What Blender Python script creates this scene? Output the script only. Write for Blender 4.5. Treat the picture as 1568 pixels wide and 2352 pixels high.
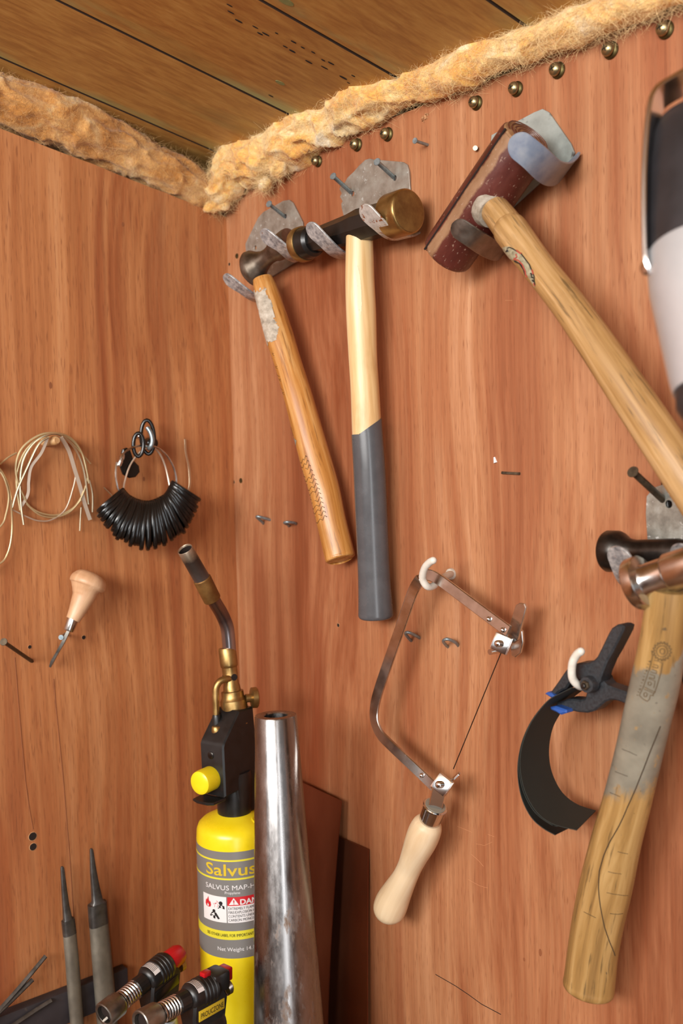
import bpy, bmesh, math, random
from mathutils import Vector, Matrix, noise
from mathutils.geometry import tessellate_polygon

for o in list(bpy.data.objects):
    bpy.data.objects.remove(o)
random.seed(7)
S = bpy.context.scene
COL = S.collection

# ------------------------------------------------------------------ camera
W, H, F = 1568.0, 2352.0, 2320.0
YAW, PITCH, ROLL = math.radians(39.5), math.radians(4.0), 0.022
fw = Vector((-math.cos(YAW) * math.cos(PITCH), math.sin(YAW) * math.cos(PITCH), -math.sin(PITCH)))
r0 = Vector((math.sin(YAW), math.cos(YAW), 0))
u0 = r0.cross(fw)
CR = r0 * math.cos(ROLL) - u0 * math.sin(ROLL)
CU = u0 * math.cos(ROLL) + r0 * math.sin(ROLL)
CORNER_DEPTH = 1.11


def raydir(px, py):
    return fw + CR * ((px - W / 2) / F) + CU * ((H / 2 - py) / F)


_c = raydir(537, 1100) * CORNER_DEPTH          # the wall corner (x = y = 0) is seen here
CAM = Vector((-_c.x, -_c.y, 1.5))

cam = bpy.data.cameras.new('camera')
cam.sensor_fit = 'VERTICAL'
cam.sensor_height = 36.0
cam.lens = 36.0 * F / H
cam.clip_start = 0.02
cam.dof.use_dof = True
cam.dof.focus_distance = 0.84
cam.dof.aperture_fstop = 7.1
camo = bpy.data.objects.new('camera', cam)
COL.objects.link(camo)
camo.matrix_world = Matrix(((CR.x, CU.x, -fw.x, CAM.x), (CR.y, CU.y, -fw.y, CAM.y), (CR.z, CU.z, -fw.z, CAM.z), (0, 0, 0, 1)))
S.camera = camo

# ------------------------------------------------------------------ world, lights, exposure
wd = bpy.data.worlds.new('world')
S.world = wd
wd.use_nodes = True
wd.node_tree.nodes['Background'].inputs[0].default_value = (0.93, 0.96, 1.0, 1)
wd.node_tree.nodes['Background'].inputs[1].default_value = 0.60


def area_light(name, loc, aim, sx, sy, power, col):
    l = bpy.data.lights.new(name, 'AREA')
    l.shape = 'RECTANGLE'
    l.size, l.size_y, l.energy, l.color = sx, sy, power, col
    o = bpy.data.objects.new(name, l)
    COL.objects.link(o)
    o.location = loc
    o.rotation_euler = (Vector(aim) - Vector(loc)).to_track_quat('-Z', 'Y').to_euler()
    return o


area_light('window_daylight', (1.08, -2.05, 1.93), (0.35, -0.08, 1.80), 1.35, 0.55, 62, (1.0, 0.98, 0.95))
area_light('open_door_daylight', (2.15, -1.25, 1.22), (0.35, -0.05, 1.35), 0.22, 1.7, 12, (0.95, 0.98, 1.0))

S.view_settings.view_transform = 'Standard'
S.view_settings.look = 'None'
S.view_settings.gamma = 1.0
S.view_settings.use_curve_mapping = False
S.view_settings.exposure = 0.0
S.cycles.max_bounces = 5
S.cycles.diffuse_bounces = 3
S.cycles.glossy_bounces = 3
S.cycles.caustics_reflective = False
S.cycles.caustics_refractive = False


# ------------------------------------------------------------------ pixel -> place helpers
def RW(px, py, d=0.0):          # a point d in front of the right-hand wall (plane y = 0)
    r = raydir(px, py)
    return CAM + r * ((-d - CAM.y) / r.y)


def LW(px, py, d=0.0):          # a point d in front of the left-hand wall (plane x = 0)
    r = raydir(px, py)
    return CAM + r * ((d - CAM.x) / r.x)


def DP(px, py, depth):
    return CAM + raydir(px, py) * depth


def depth_of(p):
    return (p - CAM).dot(fw)


def proj(p):
    q = p - CAM
    z = q.dot(fw)
    return W / 2 + F * q.dot(CR) / z, H / 2 - F * q.dot(CU) / z


def px2m(w, p):
    return w * depth_of(p) / F


# ------------------------------------------------------------------ materials
def lin(h):
    h = h.lstrip('#')
    out = []
    for i in (0, 2, 4):
        c = int(h[i:i + 2], 16) / 255
        out.append(c / 12.92 if c <= 0.04045 else ((c + 0.055) / 1.055) ** 2.4)
    return (*out, 1)


class NT:
    def __init__(s, name):
        s.m = bpy.data.materials.new(name)
        s.m.use_nodes = True
        s.t = s.m.node_tree
        s.b = s.t.nodes['Principled BSDF']

    def n(s, typ, **kw):
        x = s.t.nodes.new(typ)
        for k, v in kw.items():
            setattr(x, k, v)
        return x

    def l(s, a, b):
        s.t.links.new(a, b)

    def coord(s, kind):
        if kind == 'pos':
            return s.n('ShaderNodeNewGeometry').outputs['Position']
        if kind == 'obj':
            return s.n('ShaderNodeTexCoord').outputs['Object']
        a = s.n('ShaderNodeAttribute', attribute_name='lc')
        return a.outputs['Vector']

    def noise(s, co, scale, detail=4, rough=0.55, dist=0.0, loc=(0, 0, 0), rot=(0, 0, 0)):
        mp = s.n('ShaderNodeMapping')
        mp.inputs['Scale'].default_value = scale
        mp.inputs['Location'].default_value = loc
        mp.inputs['Rotation'].default_value = rot
        s.l(co, mp.inputs['Vector'])
        x = s.n('ShaderNodeTexNoise')
        x.inputs['Scale'].default_value = 1
        x.inputs['Detail'].default_value = detail
        x.inputs['Roughness'].default_value = rough
        x.inputs['Distortion'].default_value = dist
        s.l(mp.outputs[0], x.inputs['Vector'])
        return x.outputs['Fac']

    def ramp(s, fac, stops, interp='LINEAR'):
        r = s.n('ShaderNodeValToRGB')
        r.color_ramp.interpolation = interp
        e = r.color_ramp.elements
        while len(e) < len(stops):
            e.new(0.5)
        for i, (p, c) in enumerate(stops):
            e[i].position = p
            e[i].color = lin(c) if isinstance(c, str) else (c, c, c, 1)
        s.l(fac, r.inputs[0])
        return r.outputs[0]

    def mix(s, fac, a, b, mode='MIX'):
        x = s.n('ShaderNodeMix', data_type='RGBA', blend_type=mode)
        for sock, v in ((x.inputs[0], fac), (x.inputs[6], a), (x.inputs[7], b)):
            if isinstance(v, (int, float)):
                sock.default_value = v
            elif isinstance(v, str):
                sock.default_value = lin(v)
            else:
                s.l(v, sock)
        return x.outputs[2]

    def math(s, op, a, b=0.0):
        x = s.n('ShaderNodeMath', operation=op)
        for sock, v in ((x.inputs[0], a), (x.inputs[1], b)):
            if isinstance(v, (int, float)):
                sock.default_value = v
            else:
                s.l(v, sock)
        return x.outputs[0]

    def sep(s, co):
        x = s.n('ShaderNodeSeparateXYZ')
        s.l(co, x.inputs[0])
        return x.outputs

    def bump(s, h, dist=0.001, strength=0.5):
        b = s.n('ShaderNodeBump')
        b.inputs['Distance'].default_value = dist
        b.inputs['Strength'].default_value = strength
        s.l(h, b.inputs['Height'])
        s.l(b.outputs[0], s.b.inputs['Normal'])

    def fin(s, col=None, rough=None, metal=None, **kw):
        for k, v in (('Base Color', col), ('Roughness', rough), ('Metallic', metal), *kw.items()):
            if v is None:
                continue
            sock = s.b.inputs[k]
            if isinstance(v, str):
                sock.default_value = lin(v)
            elif isinstance(v, (int, float)):
                sock.default_value = v
            else:
                s.l(v, sock)
        return s.m


def plain(name, col, rough=0.5, metal=0.0, **kw):
    return NT(name).fin(col, rough, metal, **kw)


def mottled(name, stops, scale, rough=(0.4, 0.6), metal=0.0, coord='obj', detail=5, bump=0.0, speck=None, speck2=None, **kw):
    t = NT(name)
    co = t.coord(coord)
    sc = scale if isinstance(scale, tuple) else (scale,) * 3
    f = t.noise(co, sc, detail, 0.62)
    c = t.ramp(f, stops)
    for i, sp in enumerate((speck, speck2)):
        if sp:
            colr, s2, th, soft = sp
            s2 = s2 if isinstance(s2, tuple) else (s2,) * 3
            g = t.noise(co, s2, 4, 0.6, loc=(3.1 + i, 1.7, 5.3))
            c = t.mix(t.ramp(g, [(th, 0.0), (th + soft, 1.0)]), c, colr)
    r = t.ramp(f, [(0.3, rough[0]), (0.7, rough[1])])
    if bump:
        t.bump(f, bump, 0.6)
    return t.fin(c, r, metal, **kw)


def plywood(name, seed, tilt=(0, 0, 0)):
    t = NT(name)
    co = t.coord('pos')
    warp = t.noise(co, (5, 5, 2.2), 1, 0.5, loc=(seed, 2, seed))
    mp = t.n('ShaderNodeVectorMath', operation='MULTIPLY_ADD')
    cx = t.n('ShaderNodeCombineXYZ')
    t.l(warp, cx.inputs[0]); t.l(warp, cx.inputs[1])
    t.l(cx.outputs[0], mp.inputs[0])
    mp.inputs[1].default_value = (0.10, 0.10, 0)
    t.l(co, mp.inputs[2])
    w = mp.outputs[0]
    band = t.noise(w, (9, 9, 0.55), 2, 0.55, loc=(seed, seed, 0), rot=tilt)
    streak = t.noise(w, (75, 75, 1.5), 3, 0.65, loc=(seed * 2, 0, 1), rot=tilt)
    fine = t.noise(co, (460, 460, 14), 2, 0.65, loc=(seed, 4, 0))
    pore = t.noise(co, (900, 900, 60), 1, 0.6, loc=(seed, 9, 0))
    blotch = t.noise(co, (3.2, 3.2, 2.4), 2, 0.6, loc=(seed * 3, 1, 7))
    f = t.math('ADD', t.math('MULTIPLY', band, 0.62), t.math('MULTIPLY', streak, 0.38))
    c = t.ramp(f, [(0.34, '8f4b28'), (0.43, 'ad693e'), (0.51, 'bf7f4e'), (0.57, 'ca905d'), (0.66, 'd9ab78')] if seed < 9 else [(0.34, '8a4c2d'), (0.43, 'a76a46'), (0.51, 'b98058'), (0.57, 'c59168'), (0.66, 'd5ac84')])
    c = t.mix(t.ramp(blotch, [(0.44, 0.0), (0.70, 0.45)]), c, 'a65c34')
    vein = t.noise(w, (26, 26, 0.8), 1, 0.5, loc=(seed * 1.7, 3, 2), rot=tilt)
    c = t.mix(t.ramp(vein, [(0.61, 0.0), (0.74, 0.42)]), c, '8c4021')
    c = t.mix(0.36, c, t.ramp(fine, [(0.3, '6a5a50'), (0.7, 'a8a09a')]), 'OVERLAY')
    c = t.mix(t.ramp(pore, [(0.60, 0.0), (0.70, 0.55)]), c, '7c4629')
    return t.fin(c, t.ramp(streak, [(0.3, 0.48), (0.7, 0.62)]), 0.0)


def pine(name, seed):
    t = NT(name)
    co = t.coord('pos')
    g1 = t.noise(co, (150, 1.8, 150), 4, 0.55, 0.3, loc=(seed, seed, 0))
    g2 = t.noise(co, (420, 4, 420), 3, 0.6, loc=(seed, 2, 0))
    gr = t.noise(co, (16, 1.6, 16), 3, 0.6, loc=(seed * 2, 0, 3))
    f = t.math('ADD', t.math('MULTIPLY', g1, 0.7), t.math('MULTIPLY', g2, 0.3))
    c = t.ramp(f, [(0.30, '956b36'), (0.45, 'a87d42'), (0.55, 'b48b4a'), (0.70, 'c19b5a')] if seed < 9 else [(0.30, '93632f'), (0.45, 'a5763b'), (0.55, 'b08343'), (0.70, 'bd9452')])
    c = t.mix(t.ramp(gr, [(0.56, 0.0), (0.75, 0.55)]), c, '8c8a52')
    c = t.mix(t.ramp(t.noise(co, (12, 2.4, 12), 3, 0.6, loc=(seed, 8, 1)), [(0.58, 0.0), (0.78, 0.5)]), c, '8a4a1f')
    ed = t.ramp(t.sep(t.coord('lc'))[0], [(0.004, 1.0), (0.022, 0.0)])
    en = t.ramp(t.noise(co, (30, 3.5, 30), 4, 0.6, loc=(seed, 3, 9)), [(0.44, 0.0), (0.62, 0.9)])
    c = t.mix(t.math('MULTIPLY', ed, en), c, '9aa672')
    t.bump(g2, 0.0004, 0.3)
    return t.fin(c, 0.5)


def handle_wood(name, stops, seed, rough=0.42, dark='4a3018', dark_amt=0.55, dth=0.66, grain=140):
    t = NT(name)
    co = t.coord('lc')
    g = t.noise(co, (grain, grain, 7), 4, 0.62, 0.5, loc=(seed, seed, seed))
    c = t.ramp(g, stops)
    fl = t.noise(co, (420, 420, 28), 3, 0.6, loc=(seed, 1, 2))
    c = t.mix(t.ramp(fl, [(dth, 0.0), (dth + 0.09, dark_amt)]), c, dark)
    sm = t.noise(co, (40, 40, 16), 4, 0.65, loc=(1, seed, 2))
    c = t.mix(t.ramp(sm, [(0.56, 0.0), (0.8, 0.45)]), c, dark)
    t.bump(g, 0.0005, 0.3)
    return t.fin(c, rough)


M = {}
M['ply_left'] = plywood('plywood_left', 3.7)
M['ply_right'] = plywood('plywood_right', 11.3, (0, 0.03, 0))
M['ply_edge'] = mottled('plywood_edge', [(0.3, '8a6236'), (0.7, 'b98d55')], (40, 40, 200))
for i in range(6):
    M['pine%d' % i] = pine('treated_pine_%d' % i, 2.3 + 5.1 * i)
M['joint'] = plain('painted_joint_shade', '2e1c0e', 0.9)  # gap shade between ceiling boards, painted as a dark edge colour
M['dark_gap'] = plain('added_deck_dark', '1c130c', 0.9)
M['galv'] = mottled('galvanised_steel', [(0.3, '75756f'), (0.5, '98988f'), (0.7, 'b2b4ae')], 90, (0.38, 0.55), 0.55, speck=('d5d8d6', 260, 0.62, 0.06), bump=0.0002)
M['galv_brown'] = mottled('galvanised_steel_stained', [(0.3, '7f766a'), (0.5, '9b9287'), (0.7, 'aaa69c')], 70, (0.4, 0.6), 0.45, speck=('c3c6c2', 190, 0.64, 0.06), bump=0.0002)
M['galv_pale'] = mottled('galvanised_steel_pale', [(0.3, '8a918c'), (0.55, 'a5ada8'), (0.75, 'b4bab4')], 40, (0.45, 0.6), 0.35, speck=('565450', 60, 0.63, 0.1))
M['zinc_worn'] = mottled('zinc_worn', [(0.32, '74767a'), (0.5, 'a8a9aa'), (0.7, 'd4d3d0')], (220, 220, 220), (0.35, 0.5), 0.35, speck=('93664b', 170, 0.66, 0.06))
M['zinc_rust'] = mottled('zinc_rust_specks', [(0.3, 'a5a29c'), (0.6, 'cfccc6')], 140, (0.4, 0.55), 0.4, speck=('8f5733', 200, 0.58, 0.05))
M['blue_zinc'] = mottled('blue_grey_coating', [(0.3, '6c7d97'), (0.55, '8b97a8'), (0.75, '9da4ac')], 60, (0.3, 0.45), 0.4)
M['rust'] = mottled('rust', [(0.3, '6e3a1e'), (0.7, 'a4683c')], 300, (0.7, 0.9))
M['nail'] = mottled('nail_steel', [(0.3, '75838a'), (0.7, '9fabae')], 200, (0.35, 0.5), 0.7)
M['nail_dark'] = mottled('nail_dark', [(0.3, '3a3128'), (0.7, '665a48')], 200, (0.4, 0.55), 0.6)
M['brass'] = mottled('brass_worn', [(0.3, '86683c'), (0.6, 'a98a56'), (0.8, 'bfa270')], 60, (0.30, 0.45), 0.9)
M['brass_face'] = mottled('brass_tarnished', [(0.3, '6d4a26'), (0.7, '94703e')], 90, (0.5, 0.65), 0.7)
M['brass_screw'] = mottled('brass_screw', [(0.3, '857654'), (0.7, 'b5a67c')], 150, (0.28, 0.42), 0.9)
M['brass_dark'] = mottled('washer_dark', [(0.3, '4a4028'), (0.7, '6e6138')], 150, (0.35, 0.5), 0.85)
M['slot'] = plain('slot_dark', '2b2416', 0.7, 0.3)
M['black_paint'] = mottled('black_paint', [(0.3, '0f0e0d'), (0.7, '1d1b19')], 60, (0.25, 0.4), 0.0)
M['black_plastic'] = mottled('black_plastic', [(0.3, '121212'), (0.7, '1e1e1f')], 80, (0.28, 0.4))
M['black_matte'] = mottled('black_textured_plastic', [(0.3, '1f2124'), (0.7, '33363a')], 500, (0.42, 0.6), bump=0.0002)
M['black_gloss'] = plain('black_gloss_plastic', '131211', 0.22)
M['hickory'] = handle_wood('pale_hickory', [(0.3, 'c79f68'), (0.5, 'dcbc88'), (0.7, 'e9d2a8')], 2.0, 0.38, 'a47a44', 0.4, 0.7, 90)
M['ash'] = handle_wood('worn_ash', [(0.3, '8f693d'), (0.5, 'ae8855'), (0.7, 'c6a273')], 5.0, 0.45, '57452c', 0.7, 0.58, 180)
M['amber_wood'] = handle_wood('varnished_amber_wood', [(0.3, '9c6024'), (0.5, 'bb8040'), (0.7, 'd0a064')], 8.0, 0.34, '6d3c14', 0.55, 0.57, 170)
M['birch'] = handle_wood('pale_birch', [(0.3, 'cdb089'), (0.55, 'dcc5a2'), (0.75, 'e6d4b6')], 11.0, 0.45, 'a58a66', 0.25, 0.7, 60)
M['boxwood'] = handle_wood('turned_pearwood', [(0.3, 'bb8d66'), (0.55, 'd0a680'), (0.75, 'debb98')], 14.0, 0.42, '8a5f3c', 0.3, 0.7, 60)
M['peg_wood'] = handle_wood('peg_wood', [(0.3, 'b98a58'), (0.7, 'd9b484')], 17.0, 0.55)
M['grip'] = mottled('grey_dipped_grip', [(0.3, '4a4b4e'), (0.7, '56575a')], 50, (0.24, 0.30), 0.0)
M['steel'] = mottled('steel', [(0.3, '6d6a64'), (0.6, '8d8a83'), (0.8, 'a19e97')], 60, (0.26, 0.42), 0.95)
M['steel_brown'] = mottled('steel_browned', [(0.3, '5a5044'), (0.55, '81766a'), (0.8, '9d9384')], 55, (0.3, 0.48), 0.9)
M['steel_dark'] = mottled('steel_dark', [(0.3, '2d2a28'), (0.7, '4d4a47')], 60, (0.25, 0.4), 0.9)
M['chrome'] = plain('chrome', 'd6d5d4', 0.14, 1.0)
M['chrome_soft'] = mottled('chrome_soft', [(0.3, 'b4b0ac'), (0.7, 'd6d3cf')], 80, (0.16, 0.28), 1.0)
M['wire_silver'] = plain('silver_wire', 'cfc2a4', 0.3, 0.9)
M['wire_gold'] = plain('gold_wire', 'd2bf94', 0.38, 0.7)
M['strip_silver'] = plain('silver_strip', 'd0beaa', 0.36, 0.6)
M['white_plastic'] = mottled('white_coated_hook', [(0.3, 'c9c3b6'), (0.7, 'e2ded4')], 90, (0.35, 0.5), speck=('8e8273', 120, 0.7, 0.1))
M['blue_pad'] = plain('blue_pad', '2f57a4', 0.5)
M['yellow'] = mottled('yellow_enamel', [(0.3, 'e6cc12'), (0.7, 'f0da25')], 30, (0.25, 0.35))
M['label_grey'] = plain('label_grey', '7a7875', 0.35)
M['label_yellow'] = plain('label_yellow', 'dcd23a', 0.35)
M['label_white'] = plain('label_white', 'e4e2e2', 0.4)
M['label_red'] = plain('label_red', 'c8242c', 0.4)
M['label_black'] = plain('label_black', '1a1718', 0.5)
M['gold_text'] = plain('label_gold_text', 'd3b62e', 0.4)
M['old_red'] = plain('faded_red_ink', 'a8483a', 0.5)
M['red_plastic'] = plain('red_plastic', 'b3141c', 0.3)
M['copper'] = mottled('copper_sheet', [(0.3, '7c4630'), (0.7, '8c5238')], (20, 20, 8), (0.30, 0.42), 0.8)
M['copper_edge'] = plain('copper_edge', 'a06a50', 0.4, 0.8)
M['abrasive'] = mottled('abrasive_paper', [(0.3, '1d201c'), (0.7, '2e312b')], 900, (0.7, 0.85))
M['abrasive_back'] = plain('abrasive_back', '5f6a62', 0.75)
M['file_steel'] = mottled('file_steel', [(0.3, '6c675d'), (0.6, '898376'), (0.8, '9b9587')], (50, 50, 30), (0.4, 0.55), 0.55)
M['file_tang'] = mottled('file_tang', [(0.3, '4f4d4b'), (0.7, '6c6a67')], 90, (0.3, 0.45), 0.75)
M['magnet'] = mottled('black_magnetic_bar', [(0.3, '272326'), (0.7, '3a3437')], 30, (0.5, 0.65), speck=('54473c', 120, 0.66, 0.06))
M['paper_worn'] = mottled('worn_paper_label', [(0.3, '857a6b'), (0.5, 'b3a796'), (0.7, 'd0c8ba')], 150, (0.5, 0.8), bump=0.0003)
M['ink'] = plain('ink', '3a2412', 0.6)
M['groove'] = plain('stamped_groove', '5b482e', 0.8)
M['groove_dark'] = plain('crack_dark', '3c2d1c', 0.9)
M['grey_patch'] = plain('grey_paint_mark', '8d8779', 0.5)
M['rawhide_tan'] = mottled('rawhide_tan', [(0.3, '7d5637'), (0.6, 'a07a56'), (0.8, 'b29270')], (90, 90, 90), (0.5, 0.7), bump=0.0006)
M['glue'] = mottled('dried_glue', [(0.3, '857a6b'), (0.7, 'aea596')], 200, (0.35, 0.5), bump=0.0006)
M['silver_paint'] = mottled('silver_paint', [(0.3, 'b4b7ba'), (0.7, 'c2c4c7')], 20, (0.28, 0.36), 0.35)
M['motor_black'] = mottled('motor_cap_black', [(0.3, '242325'), (0.7, '323033')], 25, (0.32, 0.45))
M['hole'] = plain('drilled_hole', '1d0f08', 0.95)
M['hole_rim'] = mottled('splintered_rim', [(0.3, 'a8744a'), (0.7, 'd2a578')], 400, (0.7, 0.9))
M['bench'] = mottled('bench_top', [(0.3, '6a4a30'), (0.7, '8b6646')], (10, 60, 60), (0.5, 0.7))
M['floor'] = mottled('floor_boards', [(0.3, '5a4634'), (0.7, '7a6048')], (6, 60, 60), (0.6, 0.8))


def rawhide_mat():
    t = NT('maroon_lacquered_rawhide')
    co = t.coord('lc')
    x = t.sep(co)
    f = t.noise(co, (60, 60, 30), 5, 0.65)
    c = t.ramp(f, [(0.3, '3f1a16'), (0.55, '55261f'), (0.75, '663127')])
    # worn stripe of bare hide running along the length
    th = t.math('ARCTAN2', x[1], x[0])
    n2 = t.math('MULTIPLY', t.math('SUBTRACT', t.noise(co, (25, 25, 60), 4, 0.7), 0.5), 0.30)
    dd = t.math('ABSOLUTE', t.math('ADD', t.math('SUBTRACT', th, STRIPE_ANGLE), n2))
    c = t.mix(t.ramp(dd, [(0.17, 1.0), (0.26, 0.0)]), c, t.ramp(f, [(0.3, '7c5a40'), (0.7, '9d7a5c')]))
    sp = t.noise(co, (500, 500, 260), 3, 0.6)
    c = t.mix(t.ramp(sp, [(0.63, 0.0), (0.69, 0.7)]), c, 'a58c7a')
    t.bump(f, 0.0006, 0.4)
    return t.fin(c, t.ramp(f, [(0.3, 0.3), (0.7, 0.48)]))


def long_handle_mat():
    """worn ash handle, its middle coated in patchy grey paint"""
    t = NT('ash_with_worn_grey_paint')
    co = t.coord('lc')
    x = t.sep(co)
    g = t.noise(co, (150, 150, 7), 4, 0.62, 0.5)
    c = t.ramp(g, [(0.3, '7c5d34'), (0.5, '9d7a47'), (0.7, 'b4935f')])
    fl = t.noise(co, (380, 380, 30), 3, 0.6)
    c = t.mix(t.ramp(fl, [(0.60, 0.0), (0.70, 0.65)]), c, '4a3a24')
    n1 = t.math('MULTIPLY', t.math('SUBTRACT', t.noise(co, (55, 55, 30), 5, 0.7), 0.5), 0.09)
    z = t.math('ADD', x[2], n1)
    z = t.math('ADD', z, t.math('MULTIPLY', x[0], -0.5))
    up = t.ramp(z, [(0.046, 0.0), (0.050, 1.0)])
    dn = t.ramp(z, [(0.140, 1.0), (0.158, 0.0)])
    pn = t.ramp(t.noise(co, (90, 90, 60), 5, 0.7, loc=(4, 4, 4)), [(0.60, 1.0), (0.68, 0.25)])
    m = t.math('MULTIPLY', t.math('MULTIPLY', up, dn), pn)
    gp = t.ramp(t.noise(co, (40, 40, 40), 4, 0.6, loc=(9, 1, 1)), [(0.3, '6c675b'), (0.7, '8a8576')])
    c = t.mix(m, c, gp)
    sp = t.noise(co, (160, 160, 120), 3, 0.6, loc=(2, 7, 2))
    c = t.mix(t.ramp(sp, [(0.70, 0.0), (0.75, 0.7)]), c, '3d3a34')
    t.bump(g, 0.0004, 0.3)
    return t.fin(c, 0.42)


def wool_mat(name, stops):
    t = NT(name)
    co = t.coord('pos')
    f = t.noise(co, (28, 28, 34), 5, 0.62, 0.8)
    c = t.ramp(f, stops)
    g = t.noise(co, (240, 240, 240), 5, 0.75, 1.0)
    c = t.mix(0.35, c, t.ramp(g, [(0.3, '8a5f33'), (0.7, 'fff0cc')]), 'OVERLAY')
    t.bump(g, 0.002, 0.8)
    t.fin(c, 0.95)
    t.b.inputs['Specular IOR Level'].default_value = 0.1
    t.b.inputs['Sheen Weight'].default_value = 0.3
    return t.m


M['wool'] = wool_mat('yellow_glass_wool', [(0.30, 'd6994e'), (0.43, 'eab66a'), (0.55, 'f2d098'), (0.68, 'f4e4ca')])
M['wool_dirty'] = wool_mat('tan_glass_wool', [(0.28, '8f6236'), (0.42, 'b98448'), (0.55, 'cda06a'), (0.70, 'd9bd96')])
M['fibre'] = plain('wool_fibre', 'e6c893', 0.9)
M['fibre_dirty'] = plain('wool_fibre_tan', 'c9a06a', 0.9)


def heat_mat():
    t = NT('heat_tinted_burner_steel')
    co = t.coord('lc')
    x = t.sep(co)
    n = t.math('MULTIPLY', t.math('SUBTRACT', t.noise(co, (90, 90, 60), 4, 0.6), 0.5), 0.02)
    z = t.math('ADD', x[2], n)
    c = t.ramp(t.math('MULTIPLY', z, 18.0), [(0.0, '6f6a6a'), (0.22, '57504c'), (0.42, '4a423c'), (0.55, '8d7f6c'), (0.72, 'b3a08c'), (0.95, 'b7a59a')])
    return t.fin(c, 0.4, 0.75)


M['burner'] = heat_mat()


def tube_mat():
    t = NT('heat_tinted_tube')
    co = t.coord('lc')
    x = t.sep(co)
    c = t.ramp(t.math('MULTIPLY', x[2], 11.0), [(0.0, 'a9a4a6'), (0.42, 'a39ea2'), (0.58, '62585a'), (0.75, '7d6455'), (1.0, '6b6566')])
    return t.fin(c, 0.25, 0.95)


M['torch_tube'] = tube_mat()


def mandrel_mat():
    t = NT('mandrel_steel')
    co = t.coord('lc')
    x = t.sep(co)
    f = t.noise(co, (60, 60, 22), 6, 0.7)
    c = t.ramp(f, [(0.3, '777472'), (0.6, '949190'), (0.8, 'aaa7a4')])
    # rust and grime grow towards the foot
    g = t.noise(co, (70, 70, 28), 5, 0.7, loc=(2, 2, 2))
    lo = t.ramp(x[2], [(0.05, 0.26), (0.30, 0.0)])
    r = t.ramp(t.math('ADD', g, lo), [(0.66, 0.0), (0.80, 0.85)])
    c = t.mix(r, c, t.ramp(f, [(0.3, '4f3a26'), (0.7, '80582f')]))
    rough = t.math('ADD', t.math('MULTIPLY', r, 0.3), t.ramp(t.math('ADD', f, lo), [(0.3, 0.16), (0.8, 0.4)]))
    met = t.math('SUBTRACT', 1.0, t.math('MULTIPLY', r, 0.75))
    return t.fin(c, rough, met)


M['mandrel'] = mandrel_mat()


# ------------------------------------------------------------------ mesh helpers
class MB:
    def __init__(s):
        s.v, s.f, s.lc = [], [], []

    def add(s, vs, fs, lc=None):
        b = len(s.v)
        s.v += [Vector(v) for v in vs]
        s.lc += (lc if lc else [Vector(v) for v in vs])
        s.f += [tuple(i + b for i in f) for f in fs]

    def build(s, name, mat, parent=None, smooth=True, angle=40, loc=None):
        return make(name, s.v, s.f, mat, parent, smooth, angle, s.lc, loc)


def root_loc(p):
    while p.parent:
        p = p.parent
    return p.location


def make(name, vs, fs, mat, parent=None, smooth=True, angle=40, lc=None, loc=None):
    me = bpy.data.meshes.new(name)
    vs = [Vector(v) for v in vs]
    if parent is not None:
        off = root_loc(parent)
    elif loc is not None:
        off = Vector(loc)
    else:
        off = Vector([(min(v[i] for v in vs) + max(v[i] for v in vs)) / 2 for i in range(2)] + [min(v[2] for v in vs)])
    me.from_pydata([v - off for v in vs], [], fs)
    me.validate()
    bm = bmesh.new(); bm.from_mesh(me)
    bmesh.ops.recalc_face_normals(bm, faces=bm.faces)
    bm.to_mesh(me); bm.free()
    if lc and len(lc) == len(me.vertices):
        a = me.attributes.new('lc', 'FLOAT_VECTOR', 'POINT')
        a.data.foreach_set('vector', [c for p in lc for c in p])
    if smooth:
        me.shade_smooth()
        me.set_sharp_from_angle(angle=math.radians(angle))
    me.materials.append(M[mat])
    o = bpy.data.objects.new(name, me)
    COL.objects.link(o)
    if parent is not None:
        o.parent = parent
    else:
        o.location = off
    return o


def thing(name, label, cat, loc, group=None):
    o = bpy.data.objects.new(name, None)
    o.empty_display_size = 0.02
    COL.objects.link(o)
    o.location = loc
    tag(o, label, cat, group)
    return o


def tag(o, label=None, cat=None, group=None, kind=None):
    for k, v in (('label', label), ('category', cat), ('group', group), ('kind', kind)):
        if v:
            o[k] = v
    return o


def frames(pts, ref):
    out = []
    for i, p in enumerate(pts):
        a = pts[max(i - 1, 0)]
        b = pts[min(i + 1, len(pts) - 1)]
        T = (b - a)
        if T.length < 1e-9:
            T = out[-1][0].copy() if out else Vector((0, 0, 1))
        T.normalize()
        r = ref if isinstance(ref, Vector) else ref[i]
        X = r - T * r.dot(T)
        if X.length < 1e-6:
            X = T.orthogonal()
        X.normalize()
        out.append((T, X, T.cross(X)))
    return out


def transport(pts):
    """parallel-transported reference vectors for a free curve"""
    refs = []
    T0 = (pts[1] - pts[0]).normalized()
    r = T0.orthogonal().normalized()
    for i in range(len(pts)):
        T = (pts[min(i + 1, len(pts) - 1)] - pts[max(i - 1, 0)]).normalized()
        r = (r - T * r.dot(T)).normalized()
        refs.append(r.copy())
    return refs


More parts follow.
